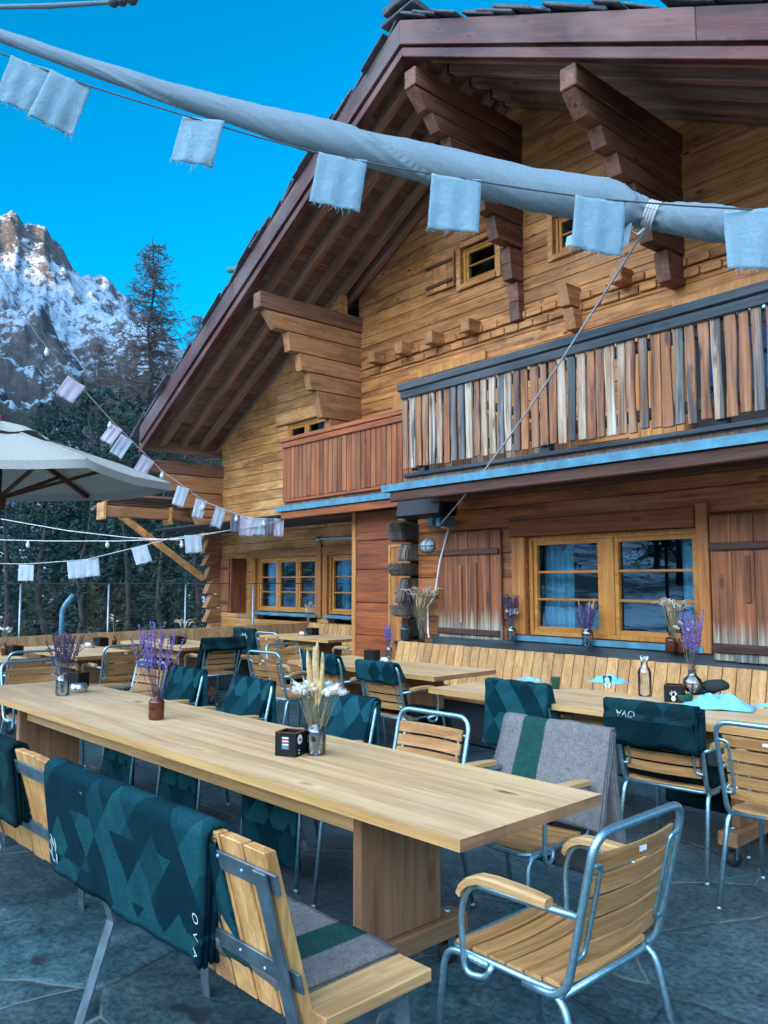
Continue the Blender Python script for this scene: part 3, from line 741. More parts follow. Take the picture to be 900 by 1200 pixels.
mb = MB(); mb.box(-5.44, -5.273, YA - .032, YA + .02, .99, 1.969); part(mb, 'jamb', M['trim_z'], w, bevel=.006)
mb = MB(); mb.box(-3.417, -3.31, YA - .06, YA + .02, .93, 2.17); part(mb, 'jamb', M['trim_z'], w, bevel=.006)
w = sash_window('window', W1[0], W1[1], W1[2], W1[3], YL, [(-13.07, -12.47), (-12.42, -11.84), (-11.79, -11.24)], 3, .07, [(-13.05, -12.75)])
mb = MB(); mb.box(-13.35, -11.12, YL - .035, YL + .02, 1.972, 2.12); part(mb, 'lintel', M['trim_x'], w, bevel=.008)
mb = MB(); mb.box(-13.2, -11.12, YL - .08, YL + .02, .93, .985); part(mb, 'window_sill', M['zinc'], w, bevel=.006)
mb = MB(); mb.box(-13.30, -13.125, YL - .05, YL + .02, .95, 1.969); part(mb, 'jamb', M['trim_z'], w, bevel=.006)
mb = MB(); mb.box(-11.185, -11.02, YL - .05, YL + .02, .93, 2.18); part(mb, 'jamb', M['trim_z'], w, bevel=.006)
w = sash_window('window', W2[0], W2[1], W2[2], W2[3], YL, [(-10.80, -9.92), (-9.86, -8.96)], 3, .07, [(-10.80, -10.55)])
mb = MB(); mb.box(-11.015, -8.6, YL - .035, YL + .02, 1.972, 2.12); part(mb, 'lintel', M['trim_x'], w, bevel=.008)
mb = MB(); mb.box(-10.92, -8.8, YL - .08, YL + .02, .93, .985); part(mb, 'window_sill', M['zinc'], w, bevel=.006)
mb = MB(); mb.box(-11.0, -10.873, YL - .03, YL + .02, .95, 1.969); part(mb, 'jamb', M['trim_z'], w, bevel=.006)
w = sash_window('small_window', W3[0], W3[1], W3[2], W3[3], YL, [(-12.10, -11.60), (-11.55, -10.99)], 1, .06, [(-11.5, -11.0)])
mb = MB(); mb.box(-12.45, -10.9, YL - .06, YL + .02, 4.375, 4.60); part(mb, 'lintel', M['log_left'], w, bevel=.01)
for (x0, x1, z0, z1), nm in ((A1, 'attic_window'), (A2, 'attic_window')):
    w = sash_window(nm, x0, x1, z0, z1, YU, [(x0 + .05, x1 - .05)], 2, .09)
    mb = MB(); t = .085
    mb.box(x0 - t, x0 - .003, YU - .03, YU + .02, z0 - t, z1 + t); mb.box(x1 + .003, x1 + t, YU - .03, YU + .02, z0 - t, z1 + t)
    mb.box(x0 - .002, x1 + .002, YU - .032, YU + .02, z1 + .003, z1 + t); mb.box(x0 - .002, x1 + .002, YU - .05, YU + .02, z0 - t, z0 - .003)
    part(mb, 'surround', M['log_upper'], w, bevel=.006)
# ---- shutters
def shutter(x0, x1, z0, z1, y, nb, m, battens, slots=(), label=None, bm_=None, deep=.035):
    mb = MB(); w = (x1 - x0) / nb
    for k in range(nb): mb.box(x0 + k * w + .002, x0 + (k + 1) * w - .002, y - deep + random.uniform(-.004, .004), y - .002, z0 + random.uniform(0, .006), z1)
    s = part(mb, 'shutter', m, bevel=.004, label=label)
    for zz, hh in battens:
        mb = MB(); mb.box(x0 + .01, x1 - .02, y - deep - .028, y - deep - .004, zz - hh / 2, zz + hh / 2); part(mb, 'batten', bm_ or M['shut_x'], s, bevel=.004)
    for xx, za, zb in slots:
        mb = MB(); mb.box(xx - .022, xx + .022, y - deep - .020, y - deep - .004, za, zb); part(mb, 'cover_strip', m, s, bevel=.003)
    return s
shutter(-6.50, -5.57, .86, 2.06, YA - .01, 6, M['shutter'], [(1.84, .06), (.99, .06)], [(-6.14, 1.08, 1.70), (-5.92, 1.02, 1.72)], 'rain-bleached brown shutter left of the wide window')
shutter(-3.29, -2.20, .88, 2.05, YA - .04, 6, M['shutter'], [(1.80, .06), (.99, .07)], [(-2.98, 1.35, 1.72), (-2.70, 1.12, 1.68)], 'rain-bleached brown shutter right of the wide window')
shutter(-14.46, -13.74, .95, 1.98, YL - .01, 5, M['red_z'], [(1.80, .05), (1.14, .05)], [(-14.1, 1.2, 1.7)])
mb = MB(); mb.box(-13.62, -13.585, YL - .34, YL - .01, .95, 1.98); mb.box(-13.54, -13.505, YL - .34, YL - .01, .95, 1.98); part(mb, 'shutter', M['shut_z'], bevel=.004, label='dark shutter folded out edge-on beside the left windows')
shutter(-8.84, -8.24, 5.95, 6.50, YU - .01, 4, M['log_upper'], [(6.36, .05), (6.05, .05)], (), 'pale shutter beside the attic window', M['shut_x'])
# ---- balcony doors with fresh orange boards
for (x0, x1, z0, z1) in (D1, D2):
    dm = MB(); t = .10
    dm.box(x0 - t, x0 - .003, YU - .05, YU + .06, z0, z1); dm.box(x1 + .003, x1 + t, YU - .05, YU + .06, z0, z1); dm.box(x0 - t, x1 + t, YU - .052, YU + .06, z1 + .003, z1 + .13)
    d = part(dm, 'balcony_door', M['sash_z'], bevel=.006)
    mb = MB(); mb.box(x0 + .005, x1 - .005, YU + .12, YU + .15, z0, z1); part(mb, 'door_leaf', M['dark_int'], d)
    mb = MB(); mb.box(x0 + .12, x1 - .12, YU + .105, YU + .118, z0 + .9, z1 - .12); part(mb, 'pane', M['pane'], d)
    for a, b in ((x0 - .72, x0 - .11), (x1 + .11, x1 + .72)):
        mb = MB(); n = 4
        for k in range(n): mb.box(a + (b - a) * k / n + .002, a + (b - a) * (k + 1) / n - .002, YU - .04, YU - .004, z0 + .08, z1 - .14)
        part(mb, 'shutter', M['new_z'], d, bevel=.004)
# ---- porch box between the two walls
mb = MB()
for k, (za, zb) in enumerate(((0, .42), (.425, .85), (.855, 1.26), (1.265, 1.68), (1.685, 2.05), (2.055, 2.42))): mb.box(-8.22, -7.16, 6.5 + random.uniform(-.003, .003), 6.55, za, zb - .003)
mb.box(-8.295, -8.26, 6.56, 8.0, 0, 2.42)
px = part(mb, 'porch', M['red_x'], bevel=.003)
mb = MB(); mb.box(-8.30, -8.223, 6.485, 6.555, 0, 2.43); part(mb, 'corner_post', M['new_z'], px, bevel=.005)
mb = MB(); mb.box(-7.555, -7.515, 6.475, 6.497, 0, 1.98); mb.box(-7.512, -7.1, 6.475, 6.497, 1.945, 1.98); part(mb, 'door_frame', M['new_z'], px, bevel=.003)
mb = MB(); mb.box(-7.51, -7.16, 6.482, 6.498, 0, 1.94); part(mb, 'door', M['trim_z'], px)
# ---- stacked log ends at the corner of the front wall
mb = MB(); z = 0; k = 0
while z < 2.36:
    h = random.uniform(.13, .32); big = k % 2
    a = -7.06 - (.05 if big else 0) + random.uniform(-.03, .03); b = -6.91 + (.05 if big else -.01) + random.uniform(-.03, .03)
    y0 = YA - (.26 if big else .15) + random.uniform(-.05, .05); q = random.uniform(-.06, .06); z1 = min(z + h, 2.4); m_ = (z + z1) / 2
    c = random.uniform(-.025, .025)
    mb.prism([(y0 + q, z + .012), (y0 + random.uniform(-.03, .03), m_), (y0 - q, z1 - .012), (YA + .2, z1 - .012), (YA + .2, z + .012)], 'x', a + c, b + c); z += h; k += 1
part(mb, 'log_end_corner', M['oldlog'], bevel=.018, seg=2)
# ---- balconies
def make_balcony(label, x0, x1, yf, yb, zfl, zsl, zr0, zr1, spacing, m_slat, m_rail, m_fascia, waney, fx0):
    """zfl..: underside of the metal edge, zsl: foot of the slats, zr0-zr1: handrail"""
    fm = MB(); x = x0
    while x < x1: fm.box(x, min(x + .196, x1), yf + .03, yb, zfl + .085, zfl + .125); x += .2
    b = part(fm, 'balcony', M['roof_y'], label=label)
    mb = MB(); mb.box(fx0, x1, yf - .045, yf - .037, zfl, zfl + .072); mb.box(fx0, x1, yf - .036, yf + .1, zfl + .064, zfl + .072); mb.box(fx0, fx0 + .008, yf - .036, yb - .2, zfl, zfl + .063)
    part(mb, 'metal_edge', M['zinc'], b)
    mb = MB(); mb.box(fx0 + .10, x1, yf - .015, yf + .06, zfl - .105, zfl - .004); part(mb, 'fascia', m_fascia, b, bevel=.008)
    mb = MB(); mb.box(fx0 + .16, x1, yf + .5, yf + .66, zfl - .08, zfl + .08); part(mb, 'bearer', M['shut_x'], b, bevel=.008)
    mb = MB(); x = fx0 + .16
    while x < x1: mb.box(x, min(x + .176, x1), yf + .065, yb, zfl + .01, zfl + .035); x += .18
    part(mb, 'soffit', M['roof_y'], b)
    mb = MB(); mb.box(x0 + .02, x1, yf - .01, yf + .05, zfl + .128, zfl + .165)
    x = x0 + .2
    while x < x1: mb.box(x, x + .09, yf + .035, yf + .11, zfl + .166, zr0 - .003); x += 1.55
    mb.box(x0 + .02, x1, yf + .032, yf + .07, zr0 - .12, zr0 - .03); mb.box(x0 + .02, x1, yf + .032, yf + .07, zsl + .08, zsl + .17)
    part(mb, 'rail_frame', m_rail, b, bevel=.006)
    mb = MB(); x = x0
    while x < x1:
        w = spacing - (random.uniform(.016, .030) if waney else .012)
        if waney:
            n = 7; pts = []; L_ = []; Rr = []
            ph = random.uniform(0, 6); q = random.uniform(.002, .007); ls = random.uniform(-.008, .008)
            for k in range(n + 1):
                t = k / n; z = zsl + random.uniform(-.0, .0) + (zr0 + .02 - zsl) * t + (random.uniform(-.012, .012) if k == 0 else 0)
                L_.append((x + ls * t + q * math.sin(ph + t * 5), z)); Rr.append((x + w + ls * t + q * math.sin(ph * 1.7 + t * 6), z))
            mb.prism(L_ + Rr[::-1], 'y', yf + random.uniform(-.004, .004), yf + .026)
        else:
            mb.box(x, x + w, yf + random.uniform(-.002, .002), yf + .028, zsl + random.uniform(-.006, .006), zr0 + .01)
        x += spacing * (random.uniform(.92, 1.06) if waney else 1)
    part(mb, 'slats', m_slat, b, bevel=.005)
    mb = MB(); mb.box(x0 - .05, x1, yf - .035, yf + .085, zr0 + .065, zr1, .003); mb.box(x0 - .01, x1, yf - .022, yf - .006, zr0 - .02, zr0 + .06)
    part(mb, 'handrail', m_rail, b, bevel=.008)
    # return at the left end
    mb = MB(); y = yf + .12
    while y < yb - .1: mb.box(x0, x0 + .026, y, y + spacing - .012, zsl, zr0 + .01); y += spacing
    part(mb, 'end_slats', m_slat, b, bevel=.004)
    mb = MB(); mb.box(x0 - .035, x0 + .08, yf + .09, yb - .01, zr0 + .065, zr1 - .003); part(mb, 'end_handrail', m_rail, b, bevel=.008)
    return b
make_balcony('weathered balcony of bleached and blackened boards over the wide window', -6.08, XR + .3, 5.4, YU - .02, 2.445, 2.66, 3.40, 3.54, .098, M['slats_old'], M['weath_x'], M['shut_x'], True, -6.36)
make_balcony('red-brown balcony of upright boards beside the porch', -9.52, -6.42, 6.2, YL - .05, 2.505, 2.675, 3.42, 3.545, .098, M['red_z'], M['red_x'], M['red_x'], False, -9.64)
# ================================================================== FURNITURE
ORD = ['first', 'second', 'third', 'fourth', 'fifth', 'sixth', 'seventh', 'eighth', 'ninth', 'tenth', 'eleventh', 'twelfth', 'thirteenth', 'fourteenth']
TA = R(2.8)                                       # the tables stand a little askew to the house
# ---- armchairs
def by(z): return -.235 - (z - .44) * .27
def make_chair():
    root = empty('armchair')
    hx = .235
    mb = MB(); mb.tube(rnd_path([(-hx, -.08, .418), (-hx, -.232, .418), (-hx - .005, by(.86), .86), (hx + .005, by(.86), .86), (hx, -.232, .418), (hx, -.08, .418)], .075, 7), .0125, 10)
    mb.build('back_frame', M['steel'], root)
    mb = MB(); mb.tube(rnd_path([(-.225, -.22, .425), (-.235, .225, .432), (.235, .225, .432), (.225, -.22, .425), (-.225, -.22, .425)], .06, 5), .010, 8)
    mb.build('seat_frame', M['steel'], root)
    for sx in (-1, 1):
        for pts in ([(sx * .235, .06, .420), (sx * .245, .235, .432), (sx * .262, .275, .012)], [(sx * .215, -.08, .412), (sx * .235, -.225, .425), (sx * .255, -.335, .012)]):
            mb = MB(); mb.tube(rnd_path(pts, .065, 6), .0115, 10); l = mb.build('leg', M['steel'], root)
            mb = MB(); mb.lathe([(.001, 0), (.015, 0), (.015, .012), (.012, .02)], (pts[-1][0], pts[-1][1], 0), 10); mb.build('foot_cap', M['steel'], l)
        mb = MB(); mb.tube(rnd_path([(sx * hx, by(.64) + .012, .64), (sx * .262, -.08, .645), (sx * .268, .105, .645), (sx * .268, .145, .56), (sx * .262, .135, .385), (sx * .245, .06, .390), (sx * .238, .04, .425)], .06, 6), .0100, 10)
        mb.build('arm_tube', M['steel'], root)
        mb = MB()
        prof = [(-.20, .660), (-.15, .664), (-.08, .667), (.0, .668), (.06, .664), (.10, .650), (.128, .627), (.140, .607)]
        w = .024; vs = []
        for k, (y, z) in enumerate(prof):
            dy, dz = (prof[min(k + 1, 7)][0] - prof[max(k - 1, 0)][0], prof[min(k + 1, 7)][1] - prof[max(k - 1, 0)][1]); L_ = math.hypot(dy, dz)
            ny, nz = -dz / L_, dy / L_; cx = sx * (.262 + .006 * k / 7); ww = w * (1 if 0 < k < 7 else .8)
            for (a, b) in ((-ww, -.009), (ww, -.009), (ww, .008), (ww * .7, .014), (-ww * .7, .014), (-ww, .008)): vs.append((cx + a, y + ny * b, z + nz * b))
        fs = [(i * 6 + k, i * 6 + (k + 1) % 6, (i + 1) * 6 + (k + 1) % 6, (i + 1) * 6 + k) for i in range(7) for k in range(6)] + [(5, 4, 3, 2, 1, 0), tuple(range(42, 48))]
        mb.add(vs, fs); mb.build('armrest', M['slat_y'], root)
        mb = MB(); q = lambda z, x: (sx * x, by(z) - .004, z)
        mb.tube(rnd_path([q(.775, .236), q(.775, .185), q(.525, .185), q(.525, .236)], .03, 4), .0075, 8); mb.build('slat_bracket', M['steel'], root)
    mb = MB()
    for k in range(6):
        y0 = -.205 + k * .0705; z = .446 - .010 * math.sin(math.pi * (k + .5) / 6)
        for i in range(6):
            pass
        nx = 6; vs = []
        for i in range(nx + 1):
            x = -.222 + .444 * i / nx; s = -.010 * (1 - (2 * i / nx - 1) ** 2)
            for (yy, zz) in ((y0, z - .007), (y0 + .062, z - .007), (y0 + .062, z + .005), (y0 + .058, z + .008), (y0 + .004, z + .008), (y0, z + .005)): vs.append((x, yy, zz + s))
        fs = [(i * 6 + k2, i * 6 + (k2 + 1) % 6, (i + 1) * 6 + (k2 + 1) % 6, (i + 1) * 6 + k2) for i in range(nx) for k2 in range(6)] + [(5, 4, 3, 2, 1, 0), tuple(range(nx * 6, nx * 6 + 6))]
        mb.add(vs, fs)
    mb.build('seat', M['slat_x'], root)
    mb = MB()
    for k in range(5):
        zc = .525 + k * .0625; nx = 8; vs = []
        for i in range(nx + 1):
            x = -.212 + .424 * i / nx; s = -.022 * (1 - (2 * i / nx - 1) ** 2)
            for (dy, dz) in ((.004, -.026), (.016, -.024), (.016, .024), (.004, .026)): vs.append((x, by(zc + dz) + dy + s, zc + dz))
        fs = [(i * 4 + k2, i * 4 + (k2 + 1) % 4, (i + 1) * 4 + (k2 + 1) % 4, (i + 1) * 4 + k2) for i in range(nx) for k2 in range(4)] + [(3, 2, 1, 0), tuple(range(nx * 4, nx * 4 + 4))]
        mb.add(vs, fs)
    br = mb.build('backrest', M['slat_x'], root)
    mb = MB(); mb.box(-.018, .018, by(.78) - .022, by(.78) - .0195, .772, .786); mb.build('maker_plate', M['paper'], br)
    SC = Matrix.Translation((0, -.30, 0)) @ Matrix.Diagonal((.97, .89, 1, 1)) @ Matrix.Translation((0, .30, 0))   # a little shallower than first drawn
    for c in root.children_recursive: c.data.transform(SC)
    return root
chair0 = make_chair(); chair_used = [False]
def chair(x, y, rz, label):
    """x, y: the middle of the seat on the floor; rz = 0 faces away along +Y"""
    c = chair0 if not chair_used[0] else copy_tree(chair0); chair_used[0] = True
    c.location = (x, y, 0); c.rotation_euler = (0, 0, R(rz))
    return tag(c, label, 'chair', 'slatted armchairs on the terrace')
def cfr(x, y, rz): return Matrix.Translation((x, y, 0)) @ Matrix.Rotation(R(rz), 4, 'Z')

# ---- blankets
def drape(name, mat, T, path, x0, x1, layers=2, th=.011, gap=.004, amp=.010, seed=0, skew=0, uo=0, dv=.03, edge=.03, twist=0, group=None, flare=0):
    """a folded blanket: sheets one on another, following path (y, z) from its front hem over the top to its back hem"""
    pts = [Vector((0, p[0], p[1])) for p in path]
    pts = rnd_path(pts, .05, 4)
    L_ = [0]
    for a, b in zip(pts, pts[1:]): L_.append(L_[-1] + (b - a).length)
    tot = L_[-1]
    def at(s):
        s = max(0, min(tot, s))
        for k in range(len(pts) - 1):
            if L_[k + 1] >= s - 1e-9:
                f = (s - L_[k]) / max(1e-9, L_[k + 1] - L_[k]); p = pts[k].lerp(pts[k + 1], f)
                d = (pts[min(k + 1, len(pts) - 1)] - pts[k]).normalized(); return p, Vector((0, -d.z, d.y))
        return pts[-1], Vector((0, 0, 1))
    ns = max(4, int(tot / dv)); nx = max(5, int((x1 - x0) / .035))
    mb = MB(); mb.T = T
    rs = random.Random(seed)
    for ly in range(layers):
        e0 = rs.uniform(0, .02); e1 = rs.uniform(0, .02); h0 = rs.uniform(-edge, edge) * (ly > 0 or 1); h1 = rs.uniform(-edge, edge)
        off = (layers - 1 - ly) * (th + gap)
        def P(i, j, o):
            u = i / nx; s = tot * j / ns
            w = x0 + e0 + (x1 - x0 - e0 - e1) * u
            # hems waver a little and the whole hangs slightly askew
            en = noise.noise(Vector((w * 4, seed * 3.1 + ly, 0)))
            s2 = s + (h0 + en * .02) * max(0, 1 - s / .12) - (h1 - en * .02) * max(0, 1 - (tot - s) / .12)
            p, n = at(s2)
            hang = max(min(1, abs(s - tot * .5) / (tot * .5)), .15)
            f = noise.noise(Vector((w * 9, s * 2.2 + seed, 4.0 + ly * .13))) * amp * hang * 1.5 + noise.noise(Vector((w * 22, s * 5, seed))) * amp * .35
            q = p + n * (off + o + f)
            sk = skew * max(0, s / tot - .5); tw = twist * (u - .5)
            return Vector((w + sk + flare * (u - .5) * hang + noise.noise(Vector((s * 5, seed, ly))) * .006, q.y, q.z + tw))
        w1 = nx + 1; vs = [P(i, j, th) for j in range(ns + 1) for i in range(nx + 1)] + [P(i, j, 0) for j in range(ns + 1) for i in range(nx + 1)]
        N = w1 * (ns + 1); fs = []
        for j in range(ns):
            for i in range(nx):
                a = j * w1 + i; fs.append((a, a + 1, a + 1 + w1, a + w1)); fs.append((N + a, N + a + w1, N + a + 1 + w1, N + a + 1))
        for j in range(ns):
            a = j * w1; fs.append((a, a + w1, N + a + w1, N + a)); a += nx; fs.append((a, N + a, N + a + w1, a + w1))
        for i in range(nx):
            fs.append((i, N + i, N + i + 1, i + 1)); a = ns * w1 + i; fs.append((a, a + 1, N + a + 1, N + a))
        uvs = [(x0 + (x1 - x0) * i / nx + uo, tot * j / ns) for j in range(ns + 1) for i in range(nx + 1)] * 2
        mb.add(vs, fs, True, uvs)
    return mb.build(name, mat)
def chair_blanket(x, y, rz, label, front=.34, back=.55, x0=-.25, x1=.25, mat='teal', layers=2, seed=1, group='teal blankets over the chair backs', seat=False, **k):
    T = cfr(x, y, rz); zt = .878
    path = [(by(.86 - front) + .055 + .0, .875 - front), (by(.80) + .032, .80), (by(.87) + .030, zt), (by(.87) - .034, zt), (by(.80) - .034, .80), (by(.86) - .045 - .02, .875 - back)]
    if seat: path = [(.205, .10), (.190, .44), (.165, .468), (-.13, .464), (-.19, .52)] + path[1:]     # runs on over the seat and hangs before it
    o = drape('blanket', M[mat], T, path, x0, x1, layers, seed=seed, **k); return tag(o, label, 'blanket', group)
def folded_blanket(x, y, rz, label, seed=1, x0=-.24, x1=.23, mat='teal_dark', front=.15, back=.16, layers=4, group='folded blankets on the chair tops'):
    T = cfr(x, y, rz)
    path = [(by(.72) + .07, .875 - front), (by(.84) + .05, .84), (by(.87) + .035, .880), (by(.87) - .036, .880), (by(.84) - .04, .84), (by(.72) - .06, .875 - back)]
    o = drape('blanket', M[mat], T, path, x0, x1, layers, th=.016, gap=.003, amp=.012, seed=seed, edge=.03); return tag(o, label, 'blanket', group)
def seat_blanket(x, y, rz, label, seed=1, mat='teal', x0=-.24, x1=.24, group='blankets laid over the chair seats'):
    T = cfr(x, y, rz)
    path = [(.30, .20), (.275, .44), (.235, .470), (0, .462), (-.17, .462), (-.215, .55), (-.235, .66)]
    o = drape('blanket', M[mat], T, path, x0, x1, 2, seed=seed); return tag(o, label, 'blanket', group)

# ---- tables: top, two panel legs on castored feet and a long stretcher
def make_table(name, label, x0, x1, yn, yf, group=None, inset=.62, rot=TA, wheels=True, at_right=True):
    """right end at x1 between near edge yn and far edge yf"""
    root = empty(name, (x1, yn, 0), rot); tag(root, label, 'table', group)
    Ln = x1 - x0; W = yf - yn
    mb = MB(); n = max(5, int(W / .10))
    for k in range(n): mb.box(-Ln, 0, W * k / n + (0 if k == 0 else .0004), W * (k + 1) / n, .7135, .75 )
    tt = mb.build('tabletop', [M['table_x'], M['table_e'], M['table_y']], root, bevel=0)
    for pl in tt.data.polygons: pl.material_index = 1 if abs(pl.normal.y) > .7 else (2 if abs(pl.normal.x) > .7 else 0)
    # show the sawn board edge on the long sides and the end grain
    for xx in (-inset, -Ln + inset):
        mb = MB(); mb.box(xx - .045, xx, .16, W - .18, .19, .7125); mb.build('leg', M['table_z'], root, bevel=.004)
        mb = MB(); mb.box(xx - .075, xx + .03, .05, W - .05, .115, .189); f = mb.build('foot', M['table_y'], root, bevel=.006)
        if wheels:
            for yy in (.12, W - .12):
                mb = MB(); mb.ball((xx - .02, yy, .198), .016, .016, .012, 8, 5); mb.build('bolt', M['steel'], f)
                mb = MB(); mb.lathe([(.0, -.018), (.036, -.018), (.042, -.010), (.042, .010), (.036, .018), (.0, .018)], (0, 0, 0), 20)
                w = MB(); w.T = Matrix.Translation((xx - .02, yy, .042)) @ Matrix.Rotation(R(90), 4, 'Y') @ Matrix.Rotation(.5, 4, 'X'); w.add(mb.v, mb.f, True)
                w.build('castor', M['rubber'], f)
                w = MB(); w.box(xx - .045, xx + .005, yy - .03, yy + .03, .108, .114)
                w.box(xx - .043, xx - .040, yy - .02, yy + .02, .04, .108); w.box(xx + .0, xx + .003, yy - .02, yy + .02, .04, .108); w.build('castor_fork', M['steel'], f)
    mb = MB(); mb.box(-Ln + inset + .002, -inset - .047, W * .5 - .17, W * .5 - .13, .572, .7125); mb.build('stretcher', M['table_e'], root, bevel=.003)
    return root
T1 = make_table('dining_table', 'longest wooden table, in the foreground, with amber bottle and condiment box on it', -6.45, -1.716, 1.748, 2.51, 'wooden dining tables')
T3 = make_table('dining_table', 'wooden table left of the window table, end touching the slatted wall bench', -6.75, -4.758, 4.568, 5.352, 'wooden dining tables', .45)
T4 = make_table('dining_table', 'wooden table under the wide window with blue napkins and a green cup', -4.30, -1.55, 4.20, 4.97, 'wooden dining tables', .6)
T5 = make_table('dining_table', 'small wooden table before the left windows, far back by the porch', -10.3, -8.72, 6.42, 7.18, 'wooden dining tables', .4)
T6 = make_table('dining_table', 'wooden table at the glass fence with a tin ashtray and black box', -10.15, -8.41, 3.0, 3.75, 'wooden dining tables', .35)
T7 = make_table('dining_table', 'wooden table cut by the left picture edge at the glass fence', -10.0, -8.30, 1.85, 2.60, 'wooden dining tables', .35)
T8 = make_table('dining_table', 'far wooden table by the fence right of the tall lavender', -10.4, -8.78, 4.35, 5.1, 'wooden dining tables', .35)

# ---- chairs (middle of seat, heading); backs of the long table's far row turn to the house
CH = {}
def put(key, x, y, rz, label): CH[key] = (x, y, rz); chair(x, y, rz, label)
put('end', -1.62, 2.0, 92.5, 'bare armchair nearest the camera at the right end of the long table')
put('far_bare', -2.93, 2.49, 184, 'bare armchair on the far side of the long table, next to the grey blanket')
put('grey', -2.36, 2.70, 182, 'armchair with a grey striped blanket, tucked under the right end of the long table')
put('d', -3.64, 2.50, 183, 'armchair with draped teal blanket, right behind the white dried flowers on the long table')
put('c', -4.70, 2.51, 183, 'armchair with draped teal blanket, midway along the far side of the long table')
put('b', -5.62, 2.50, 181, 'armchair with draped teal blanket right of the tall lavender on the long table')
put('a', -6.32, 2.55, 186, 'bare armchair showing behind the tall lavender on the long table')
put('t3b', -5.06, 4.55, 2, 'right one of two armchairs with folded teal blankets left of the window table')
put('t3a', -5.92, 4.62, 3, 'left one of two armchairs with folded teal blankets left of the window table')
put('t3c', -6.62, 4.42, 8, 'bare armchair with lit back slats left of two folded blankets')
put('t3h', -7.02, 4.86, -82, 'bare armchair heading the table beside the wall bench')
put('t5n', -9.15, 6.05, 5, 'bare armchair pushed to the near side of the small far table')
put('t5h', -8.62, 6.75, 94, 'bare armchair at the right head of the small far table, before the porch')
put('t5l', -10.10, 6.28, 8, 'far armchair under a blanket with a white antler mark')
put('t8h', -8.86, 4.74, 92, 'armchair draped with a dark blanket, its back slats showing, left of the antler blanket')
put('t6h', -8.52, 3.40, 94, 'bare armchair at the table with the tin bowl')
put('t7h', -8.38, 2.46, 92, 'bare armchair by the left picture edge, farther one of two')
put('t1h', -6.75, 2.16, -88, 'bare armchair at the left head of the long table, half out of the picture')
put('t4a', -3.50, 4.42, 2, 'armchair hidden under a patterned teal blanket at the left end of the window table')
put('t4b', -2.41, 4.22, 6, 'armchair with a thick folded dark blanket at the window table')
put('t4c', -1.72, 4.02, 4, 'bare armchair at the window table, cut by the right picture edge')

# ---- blankets on chairs
for key, lab, kw in (('d', 'teal patterned blanket draped behind the white dried flowers', dict(seed=3, front=.40, back=.74, x0=-.235, x1=.235)),
                     ('c', 'teal patterned blanket draped on a chair midway along the long table', dict(seed=5, front=.42, back=.70, x0=-.235, x1=.235)),
                     ('b', 'teal patterned blanket draped on the chair right of the tall lavender', dict(seed=8, front=.42, back=.72, x0=-.235, x1=.235))):
    chair_blanket(*CH[key], lab, layers=2, amp=.014, flare=.04, seat=True, **kw)
gb = chair_blanket(*CH['grey'], 'grey felt blanket with dark green stripe over a chair at the long table', front=.40, back=.66, x0=-.31, x1=.29, mat='greyb', layers=3, seed=11, group='grey blankets', amp=.016, flare=.05)
# put the stripe near the left edge seen from the camera
for d in gb.data.uv_layers[0].data: d.uv[0] = .27 - d.uv[0]
chair_blanket(*CH['t4a'], 'teal patterned blanket over a chair back at the left end of the window table', front=.30, back=.42, seed=13, x0=-.25, x1=.27, layers=3, amp=.022)
chair_blanket(*CH['t5l'], 'small dark blanket with a white antler mark, far back', front=.28, back=.36, seed=15, mat='teal_dark', layers=3)
chair_blanket(*CH['t8h'], 'dark blanket rolled over a far chair, left of the antler blanket', front=.36, back=.13, seed=17, mat='teal_dark', layers=3, x0=-.29, x1=.29)
fb = folded_blanket(*CH['t4b'], 'thick folded dark green blanket with woven letters at the window table', seed=19, layers=7, front=.20, back=.22, x0=-.27, x1=.25)
folded_blanket(*CH['t3b'], 'folded teal blanket on the right chair of the table left of the window', seed=21, layers=4, mat='teal')
folded_blanket(*CH['t3a'], 'folded teal blanket on the middle chair of the table left of the window', seed=23, layers=4, mat='teal')
seat_blanket(*CH['t4b'], 'dark blanket laid over the seat of the chair with the thick folded blanket', 25, 'teal_dark')
seat_blanket(*CH['t3b'], 'dark teal blanket hanging over a seat left of the window table', 27, 'teal_dark')
# lettering and antler marks woven into the blankets
from mathutils.bvhtree import BVHTree
def lay_on(o, target, Mx, direction, lift=.0025):
    """move a flat mark (placed by Mx) along direction until it lies on the cloth"""
    o.data.transform(Mx); me = target.data; d = Vector(direction).normalized()
    t = BVHTree.FromPolygons([v.co.copy() for v in me.vertices], [list(p.vertices) for p in me.polygons])
    for v in o.data.vertices:
        hit = t.ray_cast(v.co - d * .5, d, 1.5)
        if hit[0] is not None: v.co = hit[0] - d * lift
    o.data.update()
def antler(mb, s):
    for sx in (-1, 1):
        for pts in ([(.0, -.5), (.18, -.25), (.30, .1), (.22, .5)], [(.20, -.2), (.42, .0), (.48, .25)], [(.28, .05), (.10, .2), (.06, .4)]):
            mb.tube([(sx * a * s, b * s, 0) for a, b in pts], .035 * s, 6)
    return mb
M['thread'] = plain('thread', (.42, .55, .52), .9, 0, 80, .1, 0)
x, y, rz = CH['t5l']; mb = MB(); antler(mb, .15)
o = mb.build('antler_mark', M['thread'], bpy.data.objects[[q for q in bpy.data.objects if q.get('label', '').startswith('small dark blanket')][0].name])
lay_on(o, o.parent, cfr(x, y, rz) @ Matrix.Translation((.02, by(.74) - .105, .735)) @ Matrix.Rotation(R(82), 4, 'X'), cfr(x, y, rz).to_3x3() @ Vector((0, 1, 0)))
x, y, rz = CH['t4b']
o = text_mesh('OVA', .052, 'lettering', M['thread'], fb, Matrix.Identity(4))
